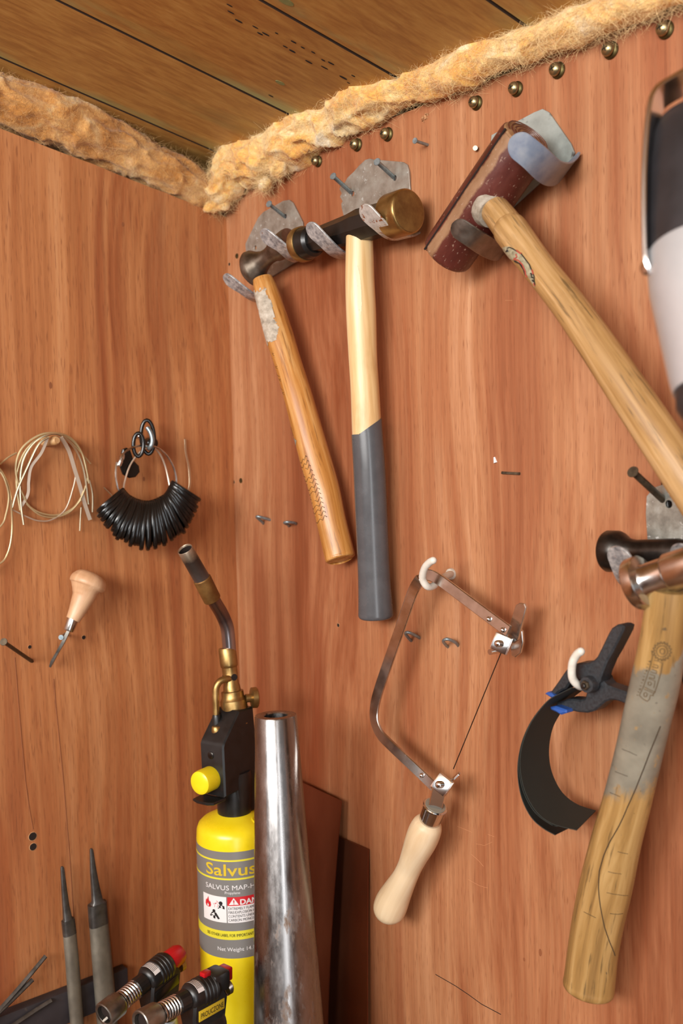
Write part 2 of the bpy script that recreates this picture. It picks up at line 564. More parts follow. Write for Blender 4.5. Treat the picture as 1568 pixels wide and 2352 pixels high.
def sweep(mb, pts, rad, ref=None, n=20, caps=(True, True), sq=2.0, shear0=0.0, rot=0.0, z0=0.0, closed=False):
    pts = [Vector(p) for p in pts]
    if ref is None:
        ref = transport(pts)
    fr = frames(pts, ref)
    if closed:
        k = len(pts)
        fr = []
        for i in range(k):
            T = (pts[(i + 1) % k] - pts[i - 1]).normalized()
            r = ref if isinstance(ref, Vector) else ref[i]
            X = (r - T * r.dot(T)).normalized()
            fr.append((T, X, T.cross(X)))
    vs, lc, fs = [], [], []
    s = z0
    for i, p in enumerate(pts):
        if i:
            s += (p - pts[i - 1]).length
        r = rad[i] if isinstance(rad, list) else rad
        rx, ry = r if isinstance(r, (list, tuple)) else (r, r)
        T, X, Y = fr[i]
        for k in range(n):
            a = 2 * math.pi * k / n + rot
            c, d = math.cos(a), math.sin(a)
            if sq != 2.0:
                c = math.copysign(abs(c) ** (2 / sq), c)
                d = math.copysign(abs(d) ** (2 / sq), d)
            q = p + X * (c * rx) + Y * (d * ry)
            if i == 0 and shear0:
                q = q + T * (shear0 * c * rx)
            vs.append(q)
            lc.append(Vector((c * rx, d * ry, s)))
    m = len(pts)
    for i in range(m - (0 if closed else 1)):
        j = (i + 1) % m
        for k in range(n):
            l = (k + 1) % n
            fs.append((i * n + k, i * n + l, j * n + l, j * n + k))
    if not closed:
        if caps[0]:
            fs.append(tuple(range(n)))
        if caps[1]:
            fs.append(tuple((m - 1) * n + k for k in range(n)))
    mb.add(vs, fs, lc)


def crom(pts, sub=6):
    """Catmull-Rom through tuples of floats"""
    n = len(pts)
    out = []
    for i in range(n - 1):
        p = [pts[max(i - 1, 0)], pts[i], pts[i + 1], pts[min(i + 2, n - 1)]]
        for k in range(sub):
            t = k / sub
            out.append(tuple(0.5 * ((2 * b) + (-a + c) * t + (2 * a - 5 * b + 4 * c - d) * t * t + (-a + 3 * b - 3 * c + d) * t ** 3) for a, b, c, d in zip(*p)))
    out.append(tuple(pts[-1]))
    return out


def tube(name, pts, r, mat, parent=None, n=10, ref=None, caps=(True, True), **kw):
    mb = MB()
    sweep(mb, pts, r, ref, n, caps, **kw)
    return mb.build(name, mat, parent)


def lathe(name, p0, axis, prof, mat, parent=None, n=28, ref=None, mb=None, caps=(True, True), angle=35, **kw):
    """prof: (distance along axis, radius)"""
    axis = axis.normalized()
    own = mb is None
    mb = mb or MB()
    ref = ref or axis.orthogonal()
    X = (ref - axis * ref.dot(axis)).normalized()
    Y = axis.cross(X)
    vs, fs, lc = [], [], []
    for (t, r) in prof:
        for k in range(n):
            a = 2 * math.pi * k / n
            vs.append(p0 + axis * t + X * (math.cos(a) * r) + Y * (math.sin(a) * r))
            lc.append(Vector((math.cos(a) * r, math.sin(a) * r, t)))
    m = len(prof)
    for i in range(m - 1):
        for k in range(n):
            l = (k + 1) % n
            fs.append((i * n + k, i * n + l, (i + 1) * n + l, (i + 1) * n + k))
    if caps[0]:
        fs.append(tuple(range(n)))
    if caps[1]:
        fs.append(tuple((m - 1) * n + k for k in range(n)))
    mb.add(vs, fs, lc)
    if own:
        return mb.build(name, mat, parent, angle=angle)


def box(name, c, ax, hs, mat, parent=None, bevel=0.0, seg=2, loc=None):
    bm = bmesh.new()
    bmesh.ops.create_cube(bm, size=2)
    for v in bm.verts:
        v.co = Vector((v.co.x * hs[0], v.co.y * hs[1], v.co.z * hs[2]))
    if bevel:
        bmesh.ops.bevel(bm, geom=list(bm.edges), offset=bevel, segments=seg, affect='EDGES', profile=0.5)
    c = Vector(c)
    bm.verts.index_update()
    vs = [c + ax[0] * v.co.x + ax[1] * v.co.y + ax[2] * v.co.z for v in bm.verts]
    lc = [v.co.copy() for v in bm.verts]
    fs = [tuple(v.index for v in f.verts) for f in bm.faces]
    bm.free()
    return make(name, vs, fs, mat, parent, bool(bevel), 40, lc, loc)


EX, EY, EZ = Vector((1, 0, 0)), Vector((0, 1, 0)), Vector((0, 0, 1))
WORLD = (EX, EY, EZ)


def slab(name, outline, normal, thick, mat, parent=None, bevel=0.0, holes=None, loc=None):
    """extrude a closed outline of 3D points along normal (outline = front face); holes = extra loops"""
    loops = [[Vector(p) for p in outline]] + [[Vector(p) for p in h] for h in (holes or [])]
    nrm = normal.normalized()
    flat = [p for l in loops for p in l]
    o0 = flat[0]
    X = (loops[0][1] - loops[0][0]); X = (X - nrm * X.dot(nrm)).normalized()
    Y = nrm.cross(X)
    tl = [[Vector(((p - o0).dot(X), (p - o0).dot(Y), 0)) for p in l] for l in loops]
    tris = tessellate_polygon(tl)
    n = len(flat)
    vs, fs = [], []
    rings = [(0.0, 0.0), (thick, 0.0)]
    if bevel:
        rings = [(0.0, bevel), (bevel, 0.0), (thick - bevel, 0.0), (thick, bevel)]
    # inward offset per vertex for the bevel
    offs = []
    for li, l in enumerate(loops):
        k = len(l)
        area = sum(tl[li][i].x * tl[li][(i + 1) % k].y - tl[li][(i + 1) % k].x * tl[li][i].y for i in range(k))
        sgn = (1 if area > 0 else -1) * (1 if li == 0 else -1)
        for i in range(k):
            a = (l[i] - l[i - 1]).normalized(); b = (l[(i + 1) % k] - l[i]).normalized()
            na, nb = nrm.cross(a) * sgn, nrm.cross(b) * sgn
            q = (na + nb)
            if q.length < 1e-6:
                q = na
            q.normalize()
            offs.append(q / max(0.5, q.dot(na)))
    for (t, ins) in rings:
        for i, p in enumerate(flat):
            vs.append(p - nrm * t + offs[i] * ins)
    R = len(rings)
    for t in tris:
        fs.append(tuple(t))
        fs.append(tuple((R - 1) * n + i for i in reversed(t)))
    for r in range(R - 1):
        b = 0
        for l in loops:
            k = len(l)
            for i in range(k):
                j = (i + 1) % k
                fs.append((r * n + b + i, r * n + b + j, (r + 1) * n + b + j, (r + 1) * n + b + i))
            b += k
    return make(name, vs, fs, mat, parent, True, 30, None, loc)


def strip(name, pts, wvec, w, th, mat, parent=None, round_end=False, round_start=False):
    """flat metal strip along pts; wvec = width direction"""
    pts = [Vector(p) for p in pts]
    if round_end or round_start:
        L = [0]
        for a, b in zip(pts, pts[1:]):
            L.append(L[-1] + (b - a).length)
        # resample densely near the round end
        tot = L[-1]
        ss = [tot * i / 24 for i in range(24)]
        if round_end:
            ss = [s for s in ss if s < tot - w / 2] + [tot - w / 2 + (w / 2) * math.sin(a * math.pi / 2 / 8) for a in range(9)]
        if round_start:
            ss = [(w / 2) * (1 - math.sin(a * math.pi / 2 / 8)) for a in range(8, -1, -1)] + [s for s in ss if s > w / 2]
        out, ws = [], []
        for s in ss:
            s = min(max(s, 0), tot)
            i = max(k for k in range(len(L)) if L[k] <= s + 1e-9)
            i = min(i, len(pts) - 2)
            t = (s - L[i]) / max(L[i + 1] - L[i], 1e-9)
            out.append(pts[i].lerp(pts[i + 1], t))
            e = w / 2
            if round_end and s > tot - w / 2:
                e = math.sqrt(max((w / 2) ** 2 - (s - (tot - w / 2)) ** 2, 1e-9))
            if round_start and s < w / 2:
                e = math.sqrt(max((w / 2) ** 2 - (w / 2 - s) ** 2, 1e-9))
            ws.append(max(e, w * 0.04))
        pts = out
    else:
        ws = [w / 2] * len(pts)
    mb = MB()
    fr = frames(pts, wvec)
    vs, fs, lc = [], [], []
    s_ = 0
    ch = th * 0.18
    for i, (p, e) in enumerate(zip(pts, ws)):
        if i:
            s_ += (p - pts[i - 1]).length
        T, X, Y = fr[i]
        for (a, b) in ((e, th / 2 - ch), (e - ch, th / 2), (-e + ch, th / 2), (-e, th / 2 - ch), (-e, -th / 2 + ch), (-e + ch, -th / 2), (e - ch, -th / 2), (e, -th / 2 + ch)):
            vs.append(p + X * a + Y * b)
            lc.append(Vector((a, b, s_)))
    m = len(pts)
    for i in range(m - 1):
        for k in range(8):
            l = (k + 1) % 8
            fs.append((i * 8 + k, i * 8 + l, i * 8 + 8 + l, i * 8 + 8 + k))
    fs += [tuple(range(8)), tuple((m - 1) * 8 + k for k in range(8))]
    mb.add(vs, fs, lc)
    return mb.build(name, mat, parent, angle=32)


class Handle:
    """a turned or carved handle along pixel stations (px, py, width_px, d) in front of a wall"""

    def __init__(s, st, side='R', sub=8, oval=1.0, ref=None, ends=(0.0, 0.0), place=None):
        f = place or (RW if side == 'R' else LW)
        base = []
        for (px, py, w, d) in st:
            p = f(px, py, d)
            base.append((p.x, p.y, p.z, px2m(w, p) / 2))
        c = crom(base, sub)
        pts = [Vector(q[:3]) for q in c]
        rr = [q[3] for q in c]
        for end in (0, 1):
            e = ends[end]
            if e:
                if end == 0:
                    T = (pts[0] - pts[1]).normalized()
                    P, r = pts[0], rr[0]
                    add = [(P + T * e * math.sin(a), r - e * (1 - math.cos(a))) for a in (0.4, 0.8, 1.2, 1.5)]
                    pts = [a[0] for a in reversed(add)] + pts
                    rr = [a[1] for a in reversed(add)] + rr
                else:
                    T = (pts[-1] - pts[-2]).normalized()
                    P, r = pts[-1], rr[-1]
                    add = [(P + T * e * math.sin(a), r - e * (1 - math.cos(a))) for a in (0.4, 0.8, 1.2, 1.5)]
                    pts += [a[0] for a in add]
                    rr += [a[1] for a in add]
        s.pts, s.rr, s.oval = pts, rr, oval
        if ref is None:
            T = (pts[-1] - pts[0]).normalized()
            v = (CAM - pts[len(pts) // 2]).normalized()
            ref = T.cross(v)            # x axis of the section: across the view
        s.ref = ref
        s.fr = frames(pts, ref)
        s.L = [0]
        for a, b in zip(pts, pts[1:]):
            s.L.append(s.L[-1] + (b - a).length)

    def mesh(s, mb, n=28, i0=0, i1=None, grow=0.0, **kw):
        i1 = len(s.pts) if i1 is None else i1
        sweep(mb, s.pts[i0:i1], [(r + grow, r * s.oval + grow) for r in s.rr[i0:i1]], s.ref, n, z0=s.L[i0], **kw)

    def at(s, u, a, lift=0.0):
        """surface point at length index u (float) and angle a"""
        i = min(int(u), len(s.pts) - 2)
        t = u - i
        p = s.pts[i].lerp(s.pts[i + 1], t)
        r = s.rr[i] * (1 - t) + s.rr[i + 1] * t + lift
        T, X, Y = s.fr[i]
        return p + X * (math.cos(a) * r) + Y * (math.sin(a) * (r * s.oval))

    def find(s, px, py):
        """(u, a) of the surface point seen at a pixel"""
        best = None
        v = (CAM - s.pts[len(s.pts) // 2])
        lo, hi = 0, len(s.pts) - 1.001
        a0, a1 = 0, 2 * math.pi
        T, X, Y = s.fr[len(s.pts) // 2]
        ac = math.atan2(v.dot(Y), v.dot(X))
        a0, a1 = ac - 1.75, ac + 1.75
        for it in range(4):
            best = None
            for i in range(25):
                u = lo + (hi - lo) * i / 24
                for k in range(25):
                    a = a0 + (a1 - a0) * k / 24
                    q = proj(s.at(u, a))
                    e = (q[0] - px) ** 2 + (q[1] - py) ** 2
                    if best is None or e < best[0]:
                        best = (e, u, a)
            du, da = (hi - lo) / 12, (a1 - a0) / 12
            lo, hi = max(0, best[1] - du), min(len(s.pts) - 1.001, best[1] + du)
            a0, a1 = best[2] - da, best[2] + da
        return best[1], best[2]

    def line(s, name, poly, r, mat, parent, lift=0.0, sub=4, closed=False):
        uv = [s.find(*p) for p in poly]
        if closed:
            uv.append(uv[0])
        pts = []
        for (u0_, a0), (u1_, a1) in zip(uv, uv[1:]):
            for k in range(sub):
                t = k / sub
                pts.append(s.at(u0_ + (u1_ - u0_) * t, a0 + (a1 - a0) * t, lift))
        pts.append(s.at(*uv[-1], lift))
        mb = MB()
        sweep(mb, pts, r, None, 5)
        return mb.build(name, mat, parent)

    def lines(s, name, polys, r, mat, parent, lift=0.0, sub=2):
        mb = MB()
        for poly in polys:
            uv = [s.find(*p) for p in poly]
            pts = []
            for (u0_, a0), (u1_, a1) in zip(uv, uv[1:]):
                for k in range(sub):
                    t = k / sub
                    pts.append(s.at(u0_ + (u1_ - u0_) * t, a0 + (a1 - a0) * t, lift))
            pts.append(s.at(*uv[-1], lift))
            sweep(mb, pts, r, None, 4)
        return mb.build(name, mat, parent)

    def patch(s, name, poly, mat, parent, lift=0.0003, nu=46, na=30, ragged=0.0):
        uv = [s.find(*p) for p in poly]
        us = [q[0] for q in uv]; as_ = [q[1] for q in uv]
        ul, uh, al, ah = min(us), max(us), min(as_), max(as_)

        def inside(u, a):
            c = False
            for i in range(len(uv)):
                (x1, y1), (x2, y2) = uv[i - 1], uv[i]
                if (y1 > a) != (y2 > a) and u < (x2 - x1) * (a - y1) / (y2 - y1) + x1:
                    c = not c
            return c
        idx, vs, fs = {}, [], []

        def vid(i, k):
            if (i, k) not in idx:
                idx[(i, k)] = len(vs)
                vs.append(s.at(ul + (uh - ul) * i / nu, al + (ah - al) * k / na, lift))
            return idx[(i, k)]
        for i in range(nu):
            for k in range(na):
                u = ul + (uh - ul) * (i + 0.5) / nu
                a = al + (ah - al) * (k + 0.5) / na
                if ragged:
                    j = noise.noise(Vector((i * 0.35, k * 0.35, 3.3))) * ragged
                    u += j * (uh - ul); a += j * (ah - al)
                if inside(u, a):
                    fs.append((vid(i, k), vid(i + 1, k), vid(i + 1, k + 1), vid(i, k + 1)))
        return make(name, vs, fs, mat, parent)


def text_mesh(txt, size, bold=0.0):
    cu = bpy.data.curves.new('t', 'FONT')
    cu.body = txt
    cu.size = size
    cu.offset = bold
    cu.resolution_u = 3
    cu.fill_mode = 'FRONT'
    o = bpy.data.objects.new('t', cu)
    COL.objects.link(o)
    dg = bpy.context.evaluated_depsgraph_get()
    me = o.evaluated_get(dg).to_mesh()
    vs = [v.co.copy() for v in me.vertices]
    fs = [tuple(p.vertices) for p in me.polygons]
    o.evaluated_get(dg).to_mesh_clear()
    bpy.data.objects.remove(o)
    bpy.data.curves.remove(cu)
    return vs, fs


def ellipse3(c, X, Y, rx, ry, n=40, a0=0.0, a1=2 * math.pi):
    return [c + X * (rx * math.cos(a0 + (a1 - a0) * i / n)) + Y * (ry * math.sin(a0 + (a1 - a0) * i / n)) for i in range(n + (0 if abs(a1 - a0 - 2 * math.pi) < 1e-6 else 1))]

# ================================================================== the setting
SL = math.tan(math.radians(11.6))
ZC = 1.797
BENCH = 0.86
XMAX, YMIN = 1.9, -2.3


def ceil_hit(px, py):
    r = raydir(px, py)
    t = (ZC - SL * CAM.y - CAM.z) / (r.z + SL * r.y)
    return CAM + r * t


# left wall: plywood sheet whose top follows the roof slope
ltop0, ltop1 = LW(0, 295), LW(515, 496)
sl_ply = (ltop0.z - ltop1.z) / (ltop1.y - ltop0.y)
zt = lambda y: ltop1.z - sl_ply * (y - ltop1.y)
lw_out = [Vector((0, 0, 0)), Vector((0, 0, zt(0)))]
for i in range(1, 60):
    y = YMIN * (i / 60) ** 1.6
    lw_out.append(Vector((0, y, zt(y) + 0.0012 * noise.noise(Vector((y * 160, 0, 0))))))
lw_out += [Vector((0, YMIN, zt(YMIN))), Vector((0, YMIN, 0))]
wl = slab('wall_left', lw_out, EX, 0.012, 'ply_left', loc=(0, 0, 0))
tag(wl, 'left plywood wall with sloping top edge', None, None, 'structure')
ztr = RW(1000, 232).z
rw_out = [Vector((-0.012, 0, 0)), Vector((-0.012, 0, ztr))]
for i in range(1, 60):
    x = XMAX * i / 60
    rw_out.append(Vector((x, 0, ztr + 0.001 * noise.noise(Vector((x * 150, 1, 0))))))
rw_out += [Vector((XMAX, 0, ztr)), Vector((XMAX, 0, 0))]
wr = slab('wall_right', rw_out, -EY, 0.012, 'ply_right', loc=(0, 0, 0))
tag(wr, 'right plywood wall hung with tools', None, None, 'structure')
# outer boarding behind the plywood cavity, added to block light
for nm, c, hs in (('wall_outer_left', (-0.075, YMIN / 2 + 0.04, 1.2), (0.012, -YMIN / 2 + 0.05, 1.2)), ('wall_outer_right', (XMAX / 2, 0.075, 1.2), (XMAX / 2 + 0.09, 0.012, 1.2))):
    tag(box(nm, c, WORLD, hs, 'bench'), 'outer boarding added behind the plywood lining to block light', None, None, 'structure')
fl = box('floor', (XMAX / 2, YMIN / 2, -0.02), WORLD, (XMAX / 2 + 0.1, -YMIN / 2 + 0.1, 0.02), 'floor')
tag(fl, 'wooden floor of the workshop', None, None, 'structure')

# unseen half-height walls added behind the camera to cut low light, open above
for nm, c, hs in (('added_wall_back', (XMAX / 2, YMIN - 0.012, 0.72), (XMAX / 2 + 0.09, 0.012, 0.72)), ('added_wall_right', (XMAX + 0.012, -0.40, 0.72), (0.012, 0.40, 0.72)), ('added_wall_right', (XMAX + 0.012, -2.0, 0.72), (0.012, 0.31, 0.72))):
    tag(box(nm, c, WORLD, hs, 'bench'), 'unseen low wall added to block low light', None, None, 'structure')

# thin drilled holes, splinters and marks that belong to the walls
def hole(px, py, rpx, wall, rim=True):
    f, n, par = (RW, -EY, wr) if wall == 'R' else (LW, EX, wl)
    c = f(px, py, 0)
    r = px2m(rpx, c)
    if rim:
        lathe('hole_rim', c, n, [(-0.0005, r * 1.22), (0.0002, r * 1.16), (0.0003, r * 1.06), (-0.003, r)], 'hole_rim', par, 16, caps=(False, False))
    lathe('drill_hole', c, n, [(-0.001, r * 1.05), (0.0002, r * 1.05)], 'hole', par, 16)


for a in ((75, 1921, 9, 'L'), (76, 1945, 8, 'L'), (68, 1486, 4, 'L'), (192, 1464, 4.5, 'L'), (537, 1107, 4, 'R'), (777, 1436, 4, 'R'), (527, 607, 3.5, 'R')):
    hole(*a)
M['scratch'] = plain('pale_scratch', 'c98f64', 0.6)
M['split'] = plain('veneer_split', '8a5230', 0.8)
for l in ([(123, 1560), (128, 1620), (136, 1700), (146, 1800), (154, 1900), (160, 1970), (166, 2060), (170, 2140)], [(34, 1510), (38, 1560), (46, 1660), (58, 1790), (66, 1850), (76, 1905)]):
    tube('veneer_split', [LW(x, y, 0.0) for x, y in l], 0.00045, 'split', wl, 6)
for l in ([(1050, 1898), (1075, 1908), (1084, 1912)], [(1093, 1938), (1112, 1942), (1130, 1934)], [(1082, 1962), (1098, 1976), (1110, 1990)], [(1120, 1916), (1135, 1922)], [(1075, 2020), (1100, 2034), (1120, 2040)], [(1160, 690), (1176, 690)]):
    tube('scratch', [RW(x, y, 0.0) for x, y in l], 0.00013, 'scratch', wr, 5)
tube('veneer_split', [RW(x, y, 0.0) for x, y in ((1000, 2238), (1045, 2264), (1075, 2284), (1105, 2306), (1150, 2330))], 0.0004, 'hole', wr, 5)
for px, py, a_, b_ in ((1203, 2204, 3, 4.5), (1240, 2188, 4, 9), (282, 515, 3, 5), (116, 885, 3.5, 8), (330, 1100, 3, 5)):
    f_, e1 = (RW, EX) if px > 530 else (LW, EY)
    c_ = f_(px, py, 0.0002)
    k_ = px2m(1, c_)
    slab('pin_knot', [c_ + e1 * (math.cos(q * 0.524) * a_ * k_) + EZ * (math.sin(q * 0.524) * b_ * k_) for q in range(12)], -EY if px > 530 else EX, 0.0004, 'split', wr if px > 530 else wl)
mb = MB()
cc = RW(976, 271, 0)
for i in range(26):
    a, r = random.uniform(0, 6.28), random.uniform(0, 1) ** 0.6 * px2m(11, cc)
    p = cc + EX * (math.cos(a) * r) + EZ * (math.sin(a) * r)
    q = p + Vector((random.uniform(-1, 1), -random.uniform(0.3, 1), random.uniform(-1, 1))) * 0.0022
    sweep(mb, [p, q], [0.0007, 0.0002], None, 4)
mb.build('wood_splinters', 'hole_rim', wr)

# ceiling: sloped tongue-and-groove boards, each one a plank
ce = bpy.data.objects.new('ceiling', None)
COL.objects.link(ce)
ce.location = (0, 0, ZC)
tag(ce, 'sloping ceiling of treated pine boards', None, None, 'structure')
joints = [-0.085]
for m in (((253, 243), (100, 174.5)), ((394, 128), (500, 183)), ((746, 83), (800, 115)), ((1161, 27), (1180, 40))):
    joints.append(sum(ceil_hit(*q).x for q in m) / 2)
wpl = joints[4] - joints[3]
while joints[-1] < XMAX:
    joints.append(joints[-1] + 0.135)
Dn = Vector((0, 1, -SL)).normalized()      # along the board, towards the corner wall
Un = EX.cross(Dn)
Un = Un if Un.z > 0 else -Un
ylen = 2.45
for i, (a, b) in enumerate(zip(joints, joints[1:])):
    g = 0.0008
    # section: bottom face with a small quirk at one edge
    prof = [(a + g, 0.0008), (a + g + 0.0006, 0.0), (b - 0.0021, 0.0), (b - g, 0.0016), (b - g, 0.013), (a + g, 0.013)]
    st = Vector((0, 0.07, ZC - SL * 0.07))
    vs, fs = [], []
    for t in (0, ylen):
        for (x, h) in prof:
            p = st - Dn * t + Un * h
            vs.append(Vector((x, p.y, p.z)))
    k = len(prof)
    fs = [tuple(range(k)), tuple(range(2 * k - 1, k - 1, -1))] + [(j, (j + 1) % k, k + (j + 1) % k, k + j) for j in range(k)]
    pk = make('plank', vs, fs, 'pine%d' % (i % 6), ce, False, 40, [Vector((x - a, t, h)) for t in (0, ylen) for (x, h) in prof])
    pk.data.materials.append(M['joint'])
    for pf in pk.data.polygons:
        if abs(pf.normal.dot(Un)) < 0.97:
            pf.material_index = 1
vs = []
for t in (0, ylen):
    for x, h in ((-0.09, 0.0145), (joints[-1], 0.0145), (joints[-1], 0.03), (-0.09, 0.03)):
        p = Vector((0, 0.07, ZC - SL * 0.07)) - Dn * t + Un * h
        vs.append(Vector((x, p.y, p.z)))
make('added_roof_deck', vs, [(0, 1, 2, 3), (7, 6, 5, 4), (0, 1, 5, 4), (1, 2, 6, 5), (2, 3, 7, 6), (3, 0, 4, 7)], 'dark_gap', ce, False)  # unseen deck added to stop light leaking through the board gaps
# dark pitch pockets and small knots in the third board
for k, (px, py, lx, ly) in enumerate(((527, 12, 7, 3), (530, 28, 8, 3), (548, 48, 9, 5), (586, 62, 7, 3), (597, 77, 7, 4), (610, 78, 9, 4), (635, 76, 4, 3), (674, 96, 7, 4), (655, 107, 6, 3),
                              (671, 117, 8, 5), (695, 109, 5, 3), (719, 120, 5, 3), (709, 142, 9, 4), (742, 138, 5, 3), (760, 145, 8, 4), (745, 155, 9, 3), (788, 178, 10, 5), (811, 174, 5, 3), (622, 220, 6, 3), (800, 190, 4, 2))):
    c = ceil_hit(px, py)
    r = px2m(1, c)
    ring = [c - Un * 0.00035 + EX * (math.cos(t * 0.524) * ly * r * 0.55) + Dn * (math.sin(t * 0.524) * lx * r * 1.15) for t in range(12)]
    slab('pitch_pocket', ring, -Un, 0.0006, 'hole', ce)
for (px, py, sz) in ((643, 190, 13), (656, 3, 22)):
    c = ceil_hit(px, py)
    r = px2m(sz, c)
    M.setdefault('knot', mottled('green_knot', [(0.3, '6f7a4e'), (0.7, '8a8a56')], 300, (0.5, 0.6)))
    ring = [c - Un * 0.0003 + EX * (math.cos(t * 0.524) * r * 0.5) + Dn * (math.sin(t * 0.524) * r * 1.0) for t in range(12)]
    slab('knot', ring, -Un, 0.0005, 'knot', ce)


# ------------------------------------------------------------------ glass wool
def wool(name, stations, place, ref, mat, fib, label, n_fib, flat=1.0, amp=1.0, lumps=(), seed=0, strat=False):
    base = []
    for (px, py, r, d) in stations:
        p = place(px, py, d)
        base.append((p.x, p.y, p.z, px2m(r, p)))
    c = crom(base, 30)
    pts = [Vector(q[:3]) for q in c]
    rr = [q[3] for q in c]
    lum = [(place(px, py, d), px2m(r, place(px, py, d))) for (px, py, r, d) in lumps]
    mb = MB()
    n = 60
    sweep(mb, pts, [(r, r * flat) for r in rr], ref, n)
    fr = frames(pts, ref)
    cen = []
    for i, p in enumerate(pts):
        cen += [(p, rr[i], fr[i])] * n
    off = Vector((seed, seed * 2.0, 0))
    arcl = [0]
    for a_, b_ in zip(pts, pts[1:]):
        arcl.append(arcl[-1] + (b_ - a_).length)
    pi_ = [i for i in range(len(pts)) for _ in range(n)]
    nv = []
    for v, (p, r, (T, X, Y)) in zip(mb.v, cen):
        nd = (v - p).normalized()
        q = v - p
        sl = arcl[pi_[len(nv)]]
        k_t = 0.22 if strat else 0.55
        l = Vector((sl * k_t + seed * 3.1, q.dot(X) + seed, q.dot(Y)))
        l = l + Vector((0, 1, 1)) * (0.006 * noise.noise(Vector((sl * 30, seed, 0))))
        wv = Vector((noise.noise(l * 34), noise.noise(l * 34 + Vector((5, 5, 5))), noise.noise(l * 34 + Vector((9, 2, 7))))) * 0.010
        h = noise.noise(Vector((sl * 14, seed, 1)) + q * 16) * (0.30 if strat else 0.46) + noise.noise(Vector((sl * 34, seed, 4)) + q * 30) * 0.16
        rdg = (1 - abs(noise.noise((l + wv) * (95 if strat else 62))))
        h += (rdg ** 3) * (0.42 if strat else 0.30) - 0.14
        h += noise.fractal((l + wv * 0.6) * 210, 0.9, 2.0, 3) * 0.055
        w = v + nd * (h * r * amp)
        nv.append(w)
    mb.v = nv
    for (c, r) in lum:
        b2 = MB()
        prof = [(-r * math.cos(t * math.pi / 24), max(1e-5, r * math.sin(t * math.pi / 24))) for t in range(25)]
        lathe('', c, T.cross(EZ) + EZ * 0.3, prof, '', n=36, mb=b2)
        for i, v in enumerate(b2.v):
            nd = (v - c).normalized()
            q = v + off
            h = noise.fractal(q * 60, 1.0, 2.0, 3) * 0.75 + (1 - abs(noise.noise(q * 60))) ** 3 * 0.3 - 0.1 + noise.fractal(q * 220, 1.0, 2.0, 2) * 0.06
            b2.v[i] = v + nd * h * r
        mb.add(b2.v, b2.f)
    o = mb.build(name, mat, None, angle=180)
    tag(o, label, 'insulation', None, 'stuff')
    # loose fibres standing off the surface
    fbm = MB()
    vv = mb.v
    rnd = random.Random(seed)
    for k in range(n_fib):
        i = rnd.randrange(len(vv))
        v = vv[i]
        ci = min(i, len(cen) - 1)
        p, r, (T, X, Y) = cen[ci]
        nd = (v - p).normalized() if i < len(cen) else Vector((rnd.uniform(-1, 1), -1, rnd.uniform(-1, 1))).normalized()
        tg = (T * rnd.uniform(-1, 1) + nd.cross(T) * rnd.uniform(-0.8, 0.8)).normalized()
        L = rnd.uniform(0.004, 0.017)
        a = v - nd * 0.0012
        b = a + tg * L * 0.5 + nd * L * rnd.uniform(0.10, 0.42)
        c2 = a + tg * L + nd * L * rnd.uniform(-0.05, 0.6) + Vector((rnd.uniform(-1, 1), rnd.uniform(-1, 1), rnd.uniform(-1, 1))) * L * 0.2
        w = rnd.uniform(0.00004, 0.0001)
        sweep(fbm, [a, b, c2], [w, w, w * 0.5], None, 3, (False, False))
    fo = fbm.build('loose_fibres', fib, o)
    tag(fo, None, None, None, 'stuff')
    return o


wool('glass_wool_roll',
     [(478, 462, 26, 0.012), (520, 420, 40, 0.014), (548, 368, 54, 0.014), (620, 340, 60, 0.012), (700, 290, 62, 0.010), (780, 256, 60, 0.009), (860, 220, 62, 0.009), (950, 184, 52, 0.010),
      (1040, 160, 46, 0.012), (1130, 128, 40, 0.012), (1230, 95, 42, 0.012), (1340, 52, 46, 0.012), (1450, 12, 38, 0.012), (1580, -40, 40, 0.012), (1720, -92, 42, 0.012), (2000, -198, 48, 0.012), (2400, -350, 60, 0.012), (2900, -540, 74, 0.012)],
     RW, -EY, 'wool', 'fibre', 'fluffy yellow glass wool stuffed along the top of the right wall', 24000, 0.9, 1.0,
     lumps=((603, 418, 17, 0.016), (497, 462, 26, 0.018), (885, 142, 17, 0.012), (530, 335, 22, 0.018), (640, 385, 20, 0.014), (905, 138, 12, 0.012), (868, 128, 9, 0.012)), seed=3)
wool('glass_wool_batt',
     [(-900, -130, 80, -0.014), (-600, -8, 70, -0.014), (-330, 95, 62, -0.014), (-200, 145, 62, -0.014), (-100, 188, 63, -0.014), (0, 228, 63, -0.014), (100, 266, 63, -0.014), (200, 306, 62, -0.013), (300, 356, 58, -0.012), (390, 402, 50, -0.010), (465, 442, 40, -0.006), (505, 470, 26, 0.0)],
     LW, EX, 'wool_dirty', 'fibre_dirty', 'tan flattened glass wool batt above the left wall', 8000, 0.95, 0.6, seed=8, strat=True)

# ------------------------------------------------------------------ workbench (just below the frame, carries what stands there)
wb = thing('workbench', 'wooden workbench in the corner under the tools', 'workbench', (0.3, -0.28, 0))
box('bench_top', (0.62, -0.24, BENCH - 0.02), WORLD, (0.61, 0.23, 0.02), 'bench', wb, 0.002)
for x in (0.06, 1.18):
    for y in (-0.06, -0.42):
        box('leg', (x, y, (BENCH - 0.04) / 2), WORLD, (0.03, 0.03, (BENCH - 0.04) / 2), 'bench', wb, 0.002)

